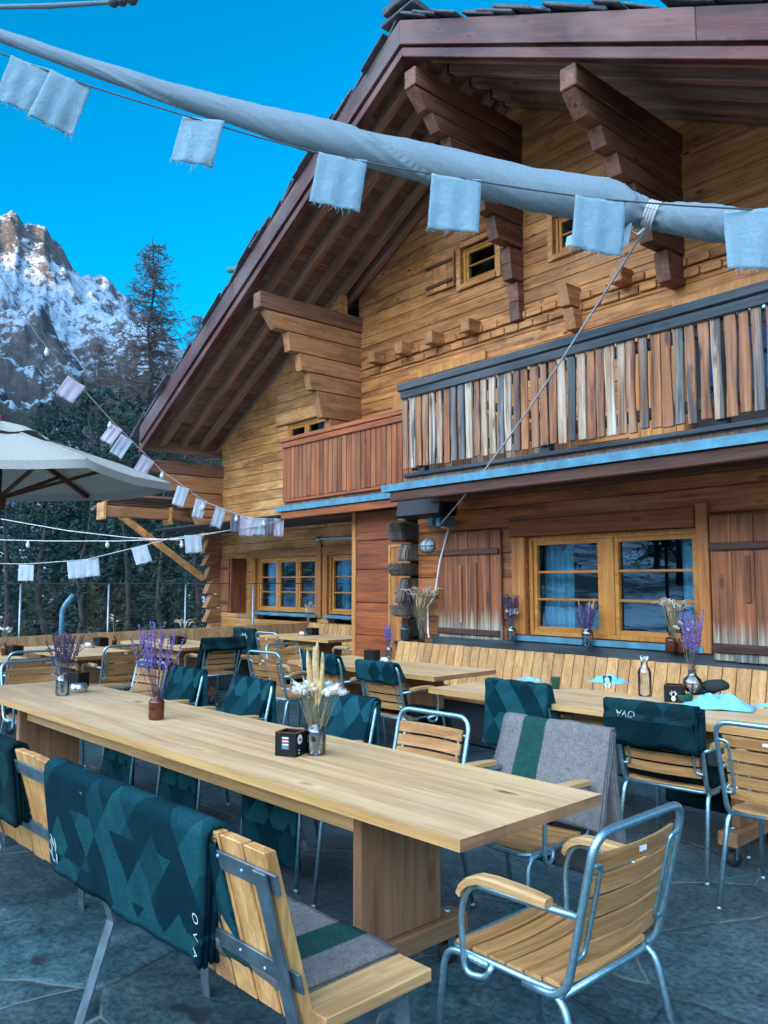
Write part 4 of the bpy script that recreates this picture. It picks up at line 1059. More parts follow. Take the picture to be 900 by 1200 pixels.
lay_on(o, fb, cfr(x, y, rz) @ Matrix.Translation((-.14, by(.84) - .15, .835)) @ Matrix.Rotation(R(76), 4, 'X') @ Matrix.Rotation(R(180), 4, 'Z'), cfr(x, y, rz).to_3x3() @ Vector((0, 1, -.25)))

# ---- the bench in front: vertical planks on a steel frame, planks of the seat laid front to back
BR = Matrix.Translation((-1.655, 1.085, 0)) @ Matrix.Rotation(R(3.0), 4, 'Z')
bench = empty('slatted_bench', (-1.655, 1.085, 0), R(3.0)); tag(bench, 'plank bench with steel frame in the foreground, teal blanket over its back', 'bench', 'slatted benches')
BL = 3.2
def bk(z): return .142 - (z - .44) * .29          # plane of the back, y at height z (front face of the planks)
mb = MB(); x = -.045; k = 0
while x > -BL:
    w = .098 + random.uniform(-.003, .003); z0, z1 = .405 + random.uniform(-.004, .004), .858 + random.uniform(-.003, .003)
    mb.prism([(bk(z0) - .036, z0), (bk(z0), z0), (bk(z1), z1), (bk(z1) - .036, z1)], 'x', x - w, x - .003); x -= w + .008
mb.build('backrest', M['slat_z'], bench, bevel=.003)
mb = MB(); x = .01
while x > -BL:
    w = .128; mb.box(x - w, x, .13, .505, .418, .452); x -= w + .009
mb.build('seat', M['slat_y'], bench, bevel=.003)
mb = MB()
for z in (.79, .545):
    y = bk(z) - .038; mb.bar((0 - .005, y - .004, z), (-BL, y - .004, z), .008, .052, (0, -.28, 1))
mb.build('back_rail', M['steel_flat'], bench, bevel=.001)
mb = MB(); mb.bar((-BL, .18, .405), (-.01, .18, .405), .03, .022); mb.bar((-BL, .46, .405), (-.01, .46, .405), .03, .022); mb.build('seat_rail', M['steel_flat'], bench, bevel=.001)
for xx in (-.055, -1.10, -2.2):
    mb = MB(); mb.bar((xx, bk(.83) - .052, .815), (xx, bk(.40) - .050, .36), .050, .008, (0, 1, .28)); mb.bar((xx, bk(.40) - .050, .37), (xx, -.02, .0), .050, .008, (0, 1, .28))
    mb.build('rear_leg', M['steel_flat'], bench, bevel=.001)
    mb = MB(); mb.bar((xx, .45, .404), (xx, .475, 0), .055, .008, (0, 1, 0)); mb.build('front_leg', M['steel_flat'], bench, bevel=.001)
    mb = MB(); mb.bar((xx, bk(.38) - .04, .372), (xx, .47, .392), .008, .05); mb.build('side_rail', M['steel_flat'], bench, bevel=.001)
for k in range(6):
    x = -.05 - .106 * (k // 2) ; z = (.80, .545)[k % 2] - .012 * ((k // 2) % 2)
    mb = MB(); mb.ball((x, bk(z) - .047, z), .006, .004, .006, 6, 4); mb.build('screw', M['steel'], bench)
# its blankets
bpath = [(.16, .52), (bk(.80) + .02, .80), (bk(.86) + .022, .878), (bk(.86) - .060, .878), (bk(.80) - .064, .80), (bk(.40) - .105, .44)]
b1 = drape('blanket', M['teal'], BR, bpath, -1.38, -.265, 4, amp=.014, seed=31, th=.012, gap=.006, edge=.012, dv=.025, skew=-.30)
tag(b1, 'large teal diamond-patterned blanket over the back of the foreground bench', 'blanket', 'teal blankets over the bench back')
b2 = drape('blanket', M['teal_dark'], BR, [(.10, .60)] + bpath[1:-1] + [(bk(.6) - .09, .55)], -2.75, -1.74, 5, amp=.012, seed=33, th=.012, gap=.005, edge=.02)
tag(b2, 'dark teal blanket over the bench back, cut by the left picture edge', 'blanket', 'teal blankets over the bench back')
g2 = drape('blanket', M['greyb'], BR, [(.50, .468), (.30, .468), (.17, .470), (.125, .50), (.105, .56)], -.80, -.10, 3, amp=.006, seed=35, edge=.01)
tag(g2, 'grey felt blanket with dark green stripe lying on the foreground bench seat', 'blanket', 'grey blankets')
for d in g2.data.uv_layers[0].data: d.uv[0] = -.13 - d.uv[0]
mb = MB(); antler(mb, .105)
o = mb.build('antler_mark', M['thread'], b1); BD = BR.to_3x3() @ Vector((0, 1, 0))
lay_on(o, b1, BR @ Matrix.Translation((-1.43, bk(.44) - .165, .535)) @ Matrix.Rotation(R(97), 4, 'X') @ Matrix.Rotation(R(35), 4, 'Z'), BD)
for i, ch_ in enumerate('OVA'):
    o = text_mesh(ch_, .042, 'lettering', M['thread'], b1, Matrix.Identity(4))
    lay_on(o, b1, BR @ Matrix.Translation((-.40 - .018 * i, bk(.6) - .15, .60 - i * .055)) @ Matrix.Rotation(R(98), 4, 'X') @ Matrix.Rotation(R(-90), 4, 'Z'), BD)

# ---- bench along the house wall
def wall_bench(name, label, p0, p1, outward, mat_s, closed=True):
    """slatted back along p0-p1 (its top edge), leaning; outward = side on which one sits"""
    p0 = Vector((*p0, 0)); p1 = Vector((*p1, 0)); d = (p1 - p0); Ln = d.length; d.normalize(); o = Vector((*outward, 0))
    root = empty(name, p0, math.atan2(d.y, d.x)); tag(root, label, 'bench', 'slatted benches')
    sgn = 1 if o.dot(Vector((-d.y, d.x, 0))) > 0 else -1
    def Y(t): return t * sgn
    mb = MB(); x = 0
    while x < Ln:
        w = .108; q = random.uniform(-.003, .003)
        ys = [(Y(.01) + 0, .858 + q), (Y(.038), .858 + q), (Y(.16), .40), (Y(.132), .40)]
        mb.prism(ys, 'x', x, x + w); x += w + .007
    mb.build('backrest', mat_s, root, bevel=.003)
    mb = MB()
    for k in range(4): mb.box(0, Ln, min(Y(.17 + k * .105), Y(.265 + k * .105)), max(Y(.17 + k * .105), Y(.265 + k * .105)), .40, .43)
    mb.build('seat', M['slat_x'], root, bevel=.003)
    mb = MB(); mb.box(0, Ln, min(Y(.50), Y(.53)), max(Y(.50), Y(.53)), .02, .385); mb.box(0, Ln, min(Y(.0), Y(-.03)), max(Y(.0), Y(-.03)), 0, .84)
    x = 0
    while x < Ln: mb.box(x, x + .006, min(Y(.53), Y(.535)), max(Y(.53), Y(.535)), .02, .385); x += .9
    mb.build('plinth', M['plinth'], root)
    return root, Ln, sgn
wb, Ln, sg = wall_bench('wall_bench', 'long slatted wooden bench along the house wall under the wide window', (-6.90, 6.10), (.2, 6.10), (0, -1), M['slat_z'])
for i, (a, b) in enumerate(((-6.6, -5.3), (-5.25, -3.95), (-3.9, -2.6))):
    mb = MB(); mb.box(a, b, 5.60, 5.92, .432, .475); o = mb.build('seat_cushion', M['cushion'], bevel=.018, seg=2)
    tag(o, 'flat dark grey cushion on the wall bench, %s from the left' % ORD[i], 'cushion', 'cushions on the wall bench')
wb2, Ln, sg = wall_bench('fence_bench', 'long slatted bench along the glass fence at the left', (-10.25, 1.4), (-11.10, 7.72), (1, 0), M['slat_shade_z'])
wb3, Ln, sg = wall_bench('house_bench', 'short slatted bench below the left windows', (-11.02, 7.76), (-8.35, 7.76), (0, -1), M['slat_z'])

# ---- glass wind guard on the left edge of the terrace
G0, G1 = Vector((-10.36, 2.2, 0)), Vector((-11.22, 8.0, 0))
guard = empty('glass_fence', G0); tag(guard, 'waist-high clear glass wind fence with thin posts along the left of the terrace', 'fence')
guard['label'] = 'clear glass wind fence with thin steel posts along the left edge of the terrace'
gi = Matrix.Translation(-G0)
pts = []
for px in (-80, 25, 128, 218, 297, 378):
    d, f = ray(px, 678); g = G1 - G0
    t = (d.x * G0.y - d.y * G0.x) / (d.y * g.x - d.x * g.y)
    pts.append(G0 + g * t)
for p in pts:
    mb = MB(); mb.tube([(p.x, p.y, 0), (p.x, p.y, 1.5)], .014, 8); o = mb.build('post', M['steel_flat'], guard); o.matrix_parent_inverse = gi
for a, b in zip(pts, pts[1:]):
    mb = MB(); mb.add([(a.x, a.y, .1), (b.x, b.y, .1), (b.x, b.y, 1.49), (a.x, a.y, 1.49)], [(0, 1, 2, 3)]); o = mb.build('pane', M['guard_glass'], guard); o.matrix_parent_inverse = gi
mb = MB(); mb.bar((pts[0].x, pts[0].y, 1.503), (pts[-1].x, pts[-1].y, 1.503), .022, .014); o = mb.build('top_rail', M['cable'], guard); o.matrix_parent_inverse = gi
p = at_d(72, 740, 11.6); p2 = at_d(73, 713, 11.6); p3 = at_d(86, 697, 11.6)
mb = MB(); mb.tube(rnd_path([(p.x, p.y, -.35), p2, p3], .1, 4), .036, 10); tag(mb.build('bent_pole', M['zinc']), 'pale blue bent steel pole rising behind the glass fence', 'pole')
# ================================================================== UMBRELLA, FURLED SHADE, STRINGS
uc = Vector((-6.56, 1.70, 0)); ub = empty('parasol', uc); tag(ub, 'large beige six-sided parasol at the left picture edge', 'parasol')
UR, UE, UT = 1.28, 2.32, 2.69; A0 = R(69.7); NS = 6; SA = 2 * math.pi / NS
def uz(r): return UT - (UT - UE) * (r / UR) ** 1.12
mb = MB(); m = 12; sub = 8
def UP(i, j):
    k = i / sub; a = A0 + k * SA; fr_ = (k % 1); r = UR * (.10 + .90 * j / m)
    c = math.cos(SA / 2) / math.cos((fr_ - .5) * SA)
    sag = .028 * math.sin(math.pi * fr_) * (j / m)
    crease = .006 * noise.noise(Vector((k * 3, j * .5, 1.7))) + .004 * noise.noise(Vector((k * 14, j * .3, 5)))
    return (r * c * math.cos(a), r * c * math.sin(a), uz(r) - sag + crease)
mb.grid(UP, NS * sub, m); cn = mb.build('canopy', M['canopy'], ub)
mb = MB()
def UV_(i, j):
    x, y, z = UP(i, m); return (x * (1 + .004 * j), y * (1 + .004 * j), z - .06 * j)
mb.grid(UV_, NS * sub, 1); mb.build('valance', M['canopy'], cn)
mb = MB()
def UC(i, j):
    k = i / sub; a = A0 + k * SA; r = .34 * (j / 4) + .001
    return (r * math.cos(a), r * math.sin(a), UT + .06 - .30 * r + .018 * math.sin(k * 2 * math.pi) * (j / 4) - .02 * (j == 4))
mb.grid(UC, NS * sub, 4); mb.build('vent_cap', M['canopy'], cn)
mb = MB()
for k in range(NS): mb.tube([Vector(UP(k * sub, j)) + Vector((0, 0, .004)) for j in range(m + 1)], .006, 5)
mb.build('seam', M['canopy'], cn)
for k in range(NS):
    a = A0 + k * SA; ca, sa = math.cos(a), math.sin(a)
    mb = MB(); mb.bar((.06 * ca, .06 * sa, UT - .05), (UR * .99 * ca, UR * .99 * sa, UE - .026), .026, .036); r_ = mb.build('rib', M['shut_x'], ub)
    mb = MB(); mb.bar((.05 * ca, .05 * sa, 2.16), (.82 * ca, .82 * sa, uz(.82) - .045), .018, .026); mb.build('strut', M['shut_x'], r_)
mb = MB(); mb.tube([(0, 0, .04), (0, 0, UT + .1)], .026, 14); mb.build('pole', M['shut_x'], ub)
mb = MB(); mb.lathe([(.001, 2.06), (.055, 2.06), (.06, 2.10), (.06, 2.15), (.04, 2.18)], (0, 0, 0), 16); mb.build('hub', M['shut_x'], ub)
mb = MB(); mb.box(-.28, .28, -.28, .28, .0, .06); mb.tube([(0, 0, .06), (0, 0, .36)], .04, 12); mb.build('base', M['slate'], ub, bevel=.01)

# furled shade sail: a long roll of canvas, twisted tight at its left end
cpts = [(at_d(-700, -170, 8.4), .035), (at_d(-380, -75, 7.3), .040), (at_d(-60, 22, 6.3), .045), (at_d(0, 42, 6.0), .048), (at_d(100, 76, 5.75), .060), (at_d(200, 109, 5.5), .072), (at_d(300, 140, 5.3), .092), (at_d(360, 157, 5.18), .108), (at_d(440, 176, 5.03), .112),
        (at_d(520, 195, 4.88), .118), (at_d(620, 223, 4.68), .124), (at_d(700, 236, 4.53), .128), (at_d(742, 247, 4.46), .105), (at_d(764, 251, 4.42), .058), (at_d(786, 256, 4.38), .088), (at_d(830, 262, 4.30), .098), (at_d(862, 266, 4.24), .090), (at_d(905, 274, 4.16), .08)]
def smooth_path(cp, n):
    o = []
    for k in range(n + 1):
        t = k / n * (len(cp) - 1); i = min(int(t), len(cp) - 2); f = t - i; f2 = f
        o.append((cp[i][0].lerp(cp[i + 1][0], f2), cp[i][1] + (cp[i + 1][1] - cp[i][1]) * f2))
    return o
sp = smooth_path(cpts, 420); nn = 44
ax = (cpts[-1][0] - cpts[0][0]).normalized(); e1 = ax.cross(Vector((0, 0, 1))).normalized(); e2 = e1.cross(ax)
mb = MB()
def FP(i, j):
    p, r = sp[j]; t = 2 * math.pi * (i % nn) / nn; s = j / 420
    tw = t + s * 26                               # the cloth winds round the roll
    rr = r * (1 + .20 * (((tw / (2 * math.pi)) % 1) - .5)) + .003 * noise.noise(Vector((math.cos(t) * 3 + s * 30, math.sin(t) * 3, s * 22))) + .006 * noise.noise(Vector((math.cos(tw) * 5, math.sin(tw) * 5, s * 9)))
    gath = max(0, 1 - abs(s - 13.0 / 17) * 24)    # gathered in pleats at the tie
    rr *= 1 + .22 * gath * math.sin(t * 7 + s * 9)
    return p + (e1 * math.cos(t) + e2 * math.sin(t) * (1.0)) * rr
mb.grid(FP, nn, 420)
fu = mb.build('furled_sail', M['furl']); tag(fu, 'long rolled-up grey canvas shade slung across the sky before the gable', 'shade sail')
tie = at_d(764, 252, 4.42)
mb = MB()
for k in range(4):
    o_ = ax * (k * .017 - .03); mb.tube([tie + o_ + (e1 * math.cos(t) + e2 * math.sin(t)) * .072 for t in [i * math.pi / 8 for i in range(17)]], .010, 6, False)
mb.tube([tie - e2 * .07, tie - e2 * .13 - ax * .03, tie - e2 * .12 - ax * .08, tie - e2 * .03 - ax * .06], .010, 6)
mb.build('tie_cord', M['cord'], fu)
mb = MB()                                         # loose flap of canvas by the tie
fl = at_d(735, 262, 4.44)
mb.grid(lambda i, j: fl + ax * (-.10 + .13 * i / 6 + .03 * j / 5) - e2 * (.16 * (j / 5) * (1 - .5 * abs(i / 6 - .5))) + e1 * (.03 * math.sin(i * 1.3)), 6, 5)
mb.build('flap', M['furl'], fu)
rb = Vector((-6.285, 6.12, 2.13))
mb = MB(); a = tie - e2 * .07; seg = 14
mb.tube([a.lerp(rb, k / seg) - Vector((0, 0, .10 * math.sin(math.pi * k / seg))) for k in range(seg + 1)], .0075, 8)
rp = mb.build('stay_rope', M['cord']); tag(rp, 'pale rope running from the furled shade down to the house wall', 'rope')
mb = MB(); mb.tube([rb, rb + Vector((-.02, .16, -.03)), (-6.42, 6.26, 1.75), (-6.52, 6.27, 1.35), (-6.62, 6.26, 1.25), (-6.60, 6.24, 1.0), (-6.54, 6.2, .9)], .010, 8)
tag(mb.build('hanging_rope', M['twine']), 'pale rope hanging down the wall beside the left shutter', 'rope')
# top-left: end of a second line with its tightener
mb = MB(); mb.tube([at_d(-700, -30, 6.5), at_d(-40, 9, 5), at_d(60, 7, 5), at_d(128, 3, 5), at_d(190, -5, 5), at_d(900, -260, 5.5)], [.010, .014, .017, .014, .007, .006], 10)
o = mb.build('guy_line', M['furl']); tag(o, 'grey strap with a dark tightener crossing the top left picture corner', 'strap')
mb = MB()
for px in (133, 143, 155): mb.ball(at_d(px, 3 - (px - 133) * .12, 5), .038, .034, .030, 10, 8)
mb.build('tightener', M['cable'], o)

def line(name, pts, r, mat, label, cat='string'):
    mb = MB(); q = []
    for a, b in zip(pts, pts[1:]):
        for k in range(6): q.append(a.lerp(b, k / 6))
    q.append(pts[-1]); mb.tube(q, r, 6); o = mb.build(name, mat); tag(o, label, cat); return o
def cloth(p, w, h, label, group, seed, mat='cloth', rz=None, lean=0):
    """a square of frayed cloth sewn to the string at p (middle of its top edge); lean tilts it with the string"""
    rs = random.Random(seed); root = empty('cloth_flag', p, rz if rz is not None else 0); tag(root, label, 'bunting', group)
    nx, ny = 14, 16; mb = MB(); ph = rs.uniform(0, 6); sh = rs.uniform(-.05, .05); RT = Matrix.Rotation(lean, 3, 'Y'); yaw = rs.uniform(-.25, .25)
    cur = rs.uniform(-.03, .05)
    def P(i, j, o=0):
        u = i / nx - .5; v = j / ny
        y = .006 * math.sin(u * 14 + ph) * (.3 + v) + .012 * noise.noise(Vector((u * 3, v * 3, seed))) * v + cur * v * v * h * 4 * u + u * w * yaw + .003 * noise.noise(Vector((u * 16, v * 16, seed)))
        x = u * w * (1 - .04 * v * math.sin(ph)) + sh * h * v + .003 * noise.noise(Vector((v * 9, u * 2, seed + 9)))
        return RT @ Vector((x, y + o, .006 - v * h * (1 + .03 * noise.noise(Vector((u * 2.5, seed, 0)))) - (1 - 4 * u * u) * .006 * (1 - v)))
    w1 = nx + 1
    vs = [P(i, j) for j in range(ny + 1) for i in range(nx + 1)] + [P(i, j, .0025) for j in range(ny + 1) for i in range(nx + 1)]; N = w1 * (ny + 1)
    fs = []
    for j in range(ny):
        for i in range(nx):
            a = j * w1 + i; fs += [(a, a + w1, a + w1 + 1, a + 1), (N + a, N + a + 1, N + a + w1 + 1, N + a + w1)]
    for i in range(nx): a = ny * w1 + i; fs += [(i, i + 1, N + i + 1, N + i), (a, N + a, N + a + 1, a + 1)]
    for j in range(ny): a = j * w1; b = a + nx; fs += [(a, N + a, N + a + w1, a + w1), (b, b + w1, N + b + w1, N + b)]
    mb.add(vs, fs, True); mb.build('cloth', M[mat], root)
    mb = MB()
    for k in range(16):
        i = rs.randint(0, nx); a = P(i, ny); l = rs.choice((.01, .015, .02, .03, .05, .02))
        mb.tube([a + Vector((rs.uniform(-.008, .008), 0, .004)), a + Vector((rs.uniform(-.01, .01), 0, -l * .5)), a + Vector((rs.uniform(-.015, .015), 0, -l))], .0011, 4)
    mb.build('fringe', M[mat], root); return root
def pxline(pp): return [at_d(*q) for q in pp]
HEAD = YAW + R(0)
s1 = pxline([(-600, -230, 4.6), (-90, 28, 3.75), (0, 62, 3.7), (37, 76, 3.7), (105, 101, 3.7), (215, 135, 3.7), (300, 160, 3.7), (375, 180, 3.7), (460, 196, 3.7), (520, 206, 3.7), (620, 222, 3.7), (700, 233, 3.7), (800, 241, 3.7), (905, 247, 3.7), (1000, 250, 3.7)])
line('bunting_string', s1, .004, M['cable'], 'dark string carrying the large near cloth squares across the gable')
for k, (px, py, w, h, ln) in enumerate(((36, 74, .20, .235, .33), (83, 92, .20, .26, .34), (238, 139, .225, .235, .26), (402, 184, .235, .255, .16), (535, 208, .24, .27, .11), (704, 233, .245, .27, .08), (885, 245, .27, .30, .03))):
    cloth(at_d(px, py, 3.695), w, h, '%s large pale cloth square from the left on the upper string' % ORD[k], 'large cloth squares on the upper string', 100 + k, 'cloth', YAW - R(4), ln)
s2p = [(-420, -160, 6.4), (-40, 268, 7.6), (0, 322, 8.0), (45, 395, 8.6), (85, 442, 9.2), (130, 492, 9.8), (190, 552, 10.6), (240, 588, 11.0), (290, 607, 11.3), (332, 609, 11.4)]
s2 = pxline(s2p); o2 = line('bunting_string', s2, .007, M['cord'], 'slack string of small cloths falling from upper left to the balcony corner')
for i, (px, py, D) in enumerate(((55, 408, 8.75), (129, 494, 9.8), (190, 553, 10.6), (238, 590, 11.0), (277, 604, 11.2), (309, 610, 11.35))):
    mb = MB(); p = at_d(px, py, D); mb.ball(p - Vector((0, 0, .055)), .030, .030, .040, 10, 8); mb.tube([p, p - Vector((0, 0, .03))], .018, 8); mb.build('bulb', M['bulb'], o2)
fl2 = [(90, 447, 9.25, .23, .25, 'cloth_pink'), (137, 500, 9.9, .17, .24, 'cloth_pink'), (149, 513, 10.1, .17, .27, 'cloth_small'), (174, 537, 10.4, .18, .24, 'cloth_pink'), (215, 571, 10.8, .16, .26, 'cloth_small'), (236, 586, 11.0, .15, .25, 'cloth_small'), (259, 596, 11.15, .15, .27, 'cloth_small'),
       (276, 603, 11.2, .13, .25, 'cloth_grey'), (289, 606, 11.3, .20, .27, 'cloth_pink'), (305, 608, 11.35, .18, .23, 'cloth_small'), (317, 608, 11.35, .11, .22, 'cloth_grey'), (327, 608, 11.4, .14, .25, 'cloth_pink')]
for k, (px, py, D, w, h, m_) in enumerate(fl2):
    cloth(at_d(px, py, D), w, h, '%s small cloth from the left on the string falling to the balcony' % ORD[k], 'small cloths on the string to the balcony', 200 + k, m_, YAW + R(12), .55 if k < 4 else .25 if k < 7 else .05)
s3 = pxline([(-260, 640, 12.0), (-30, 660, 11.5), (31, 661, 11.4), (100, 656, 11.2), (165, 640, 11.1), (200, 631, 11.1), (245, 625, 11.2), (300, 617, 11.3), (332, 609, 11.4)])
line('bunting_string', s3, .006, M['cord'], 'low string of five small cloths before the forest')
for k, (px, py, D, w, h) in enumerate(((31, 662, 11.4, .22, .23), (88, 658, 11.2, .22, .24), (106, 655, 11.2, .22, .25), (163, 641, 11.1, .22, .24), (226, 627, 11.15, .23, .25))):
    cloth(at_d(px, py, D), w, h, '%s cloth from the left on the low string before the forest' % ORD[k], 'cloths on the low string', 300 + k, 'cloth_small', YAW + R(8), (0, -.08, -.08, -.28, -.1)[k])
for pp, bl, lab in (([(-300, 560, 12.4), (-30, 602, 12), (0, 608, 12), (80, 622, 12), (150, 630, 12), (213, 633, 12)], (), 'upper pale cable of the pair before the forest'),
                    ([(-300, 626, 12.2), (-30, 632, 11.8), (60, 634, 11.8), (140, 634, 11.8), (213, 631, 11.8), (332, 611, 11.5)], (33, 126, 213), 'lower pale cable with hanging bulbs before the forest')):
    o = line('light_string', pxline(pp), .006, M['twine'], lab, 'light string')
    for px in bl:
        mb = MB(); p = at_d(px, 634, 11.8); mb.ball(p - Vector((0, 0, .06)), .030, .030, .042, 10, 8); mb.tube([p, p - Vector((0, 0, .03))], .02, 8); mb.build('bulb', M['bulb'], o)

# ================================================================== THINGS ON THE WALL AND LEDGE
sp_ = empty('loudspeaker', (-6.42, 6.06, 2.36)); tag(sp_, 'black loudspeaker hanging under the weathered balcony', 'speaker')
mb = MB(); mb.T = Matrix.Rotation(R(-8), 4, 'X')
mb.prism([(-.13, -.15), (.13, -.12), (.15, .13), (-.13, .13)], 'x', -.36, .36); mb.build('cabinet', M['black'], sp_, bevel=.02)
mb = MB(); mb.T = Matrix.Rotation(R(-8), 4, 'X'); mb.add([(-.34, -.1315, -.13), (.34, -.1315, -.13), (.34, -.1315, .115), (-.34, -.1315, .115)], [(0, 1, 2, 3)]); mb.build('grille', M['rubber'], sp_)
mb = MB(); mb.box(-.03, .03, .05, .24, -.22, -.10); mb.box(.14, .20, .0, .24, -.24, -.14); mb.build('bracket', M['zinc'], sp_, bevel=.006)
lm = empty('wall_lamp', (-6.70, 6.335, 1.93)); tag(lm, 'oval caged bulkhead lamp on the wall below the loudspeaker', 'lamp')
mb = MB(); mb.ball((0, 0, 0), .115, .075, .075, 16, 10); mb.build('glass', M['white_enamel'], lm)
mb = MB(); mb.tube([(.115 * math.cos(t), -.002, .075 * math.sin(t)) for t in [i * math.pi / 12 for i in range(25)]], .013, 6)
for s in (-.04, .04): mb.tube([(s, -.08 * math.sin(t) * .95, .078 * math.cos(t)) for t in [i * math.pi / 8 for i in range(9)]], .005, 6)
mb.tube([(-.12 * math.cos(t), -.082 * math.sin(t), 0) for t in [i * math.pi / 10 for i in range(11)]], .005, 6); mb.build('cage', M['zinc'], lm)
p = at_y(332, 700, 0) if False else None
sw = empty('tap_fitting', at_y(374, 632, YL - .06)); tag(sw, 'small metal rod fixed to the left wall above the windows', 'fitting')
mb = MB(); mb.ball((0, 0, 0), .05, .06, .05, 8, 6); mb.build('mount', M['steel'], sw); mb = MB(); mb.bar((0, -.02, 0), (1.3, -.02, -.03), .02, .02); mb.build('rod', M['steel'], sw)

def vase(kind, p, label, s=1.0, cat='vase', group=None, name='vase'):
    x, y, z = p; mb = MB()
    if kind == 'jar': prof = [(.001, .003), (.040, .003), (.043, .012), (.043, .095), (.036, .115), (.026, .125), (.026, .138), (.029, .142)]
    elif kind == 'bottle': prof = [(.001, .002), (.038, .002), (.041, .008), (.041, .090), (.036, .102), (.016, .112), (.015, .140), (.019, .142), (.019, .152), (.012, .152)]
    elif kind == 'carafe': prof = [(.001, .003), (.040, .003), (.042, .01), (.042, .15), (.034, .175), (.022, .19), (.020, .235), (.027, .245), (.027, .255)]
    elif kind == 'round': prof = [(.001, .002), (.035, .004), (.058, .03), (.064, .06), (.055, .09), (.030, .112), (.024, .13), (.028, .15)]
    elif kind == 'pot': prof = [(.001, .0), (.055, .0), (.062, .12), (.066, .125), (.060, .13), (.001, .125)]
    elif kind == 'tin': prof = [(.001, .0), (.046, .0), (.054, .02), (.054, .032), (.046, .042), (.046, .05), (.001, .052)]
    elif kind == 'cup': prof = [(.001, .0), (.030, .0), (.038, .088), (.040, .09), (.035, .088), (.027, .01), (.001, .008)]
    elif kind == 'bowl': prof = [(.001, .0), (.045, .0), (.058, .045), (.060, .05), (.054, .046), (.040, .008), (.001, .006)]
    elif kind == 'tumbler': prof = [(.001, .002), (.030, .002), (.035, .085), (.033, .085)]
    elif kind == 'flask': prof = [(.001, .0), (.035, .0), (.038, .1), (.022, .20), (.018, .25), (.024, .27)]
    mat = {'jar': 'glass_grey', 'bottle': 'amber', 'carafe': 'glass', 'round': 'glass_grey', 'pot': 'steel_flat', 'tin': 'tin', 'cup': 'green', 'bowl': 'green', 'tumbler': 'glass', 'flask': 'glass'}[kind]
    root_o = MB().lathe([(r * s, q * s) for r, q in prof], (0, 0, 0), 22).build(name, M[mat]); root_o.location = p
    tag(root_o, label, cat, group)
    return root_o
def stemcurve(p, dirx, diry, h, bend, rs, n=5):
    o = []
    for k in range(n + 1):
        t = k / n; o.append(Vector((p[0] + dirx * t + bend[0] * t * t, p[1] + diry * t + bend[1] * t * t, p[2] + h * t)))
    return o
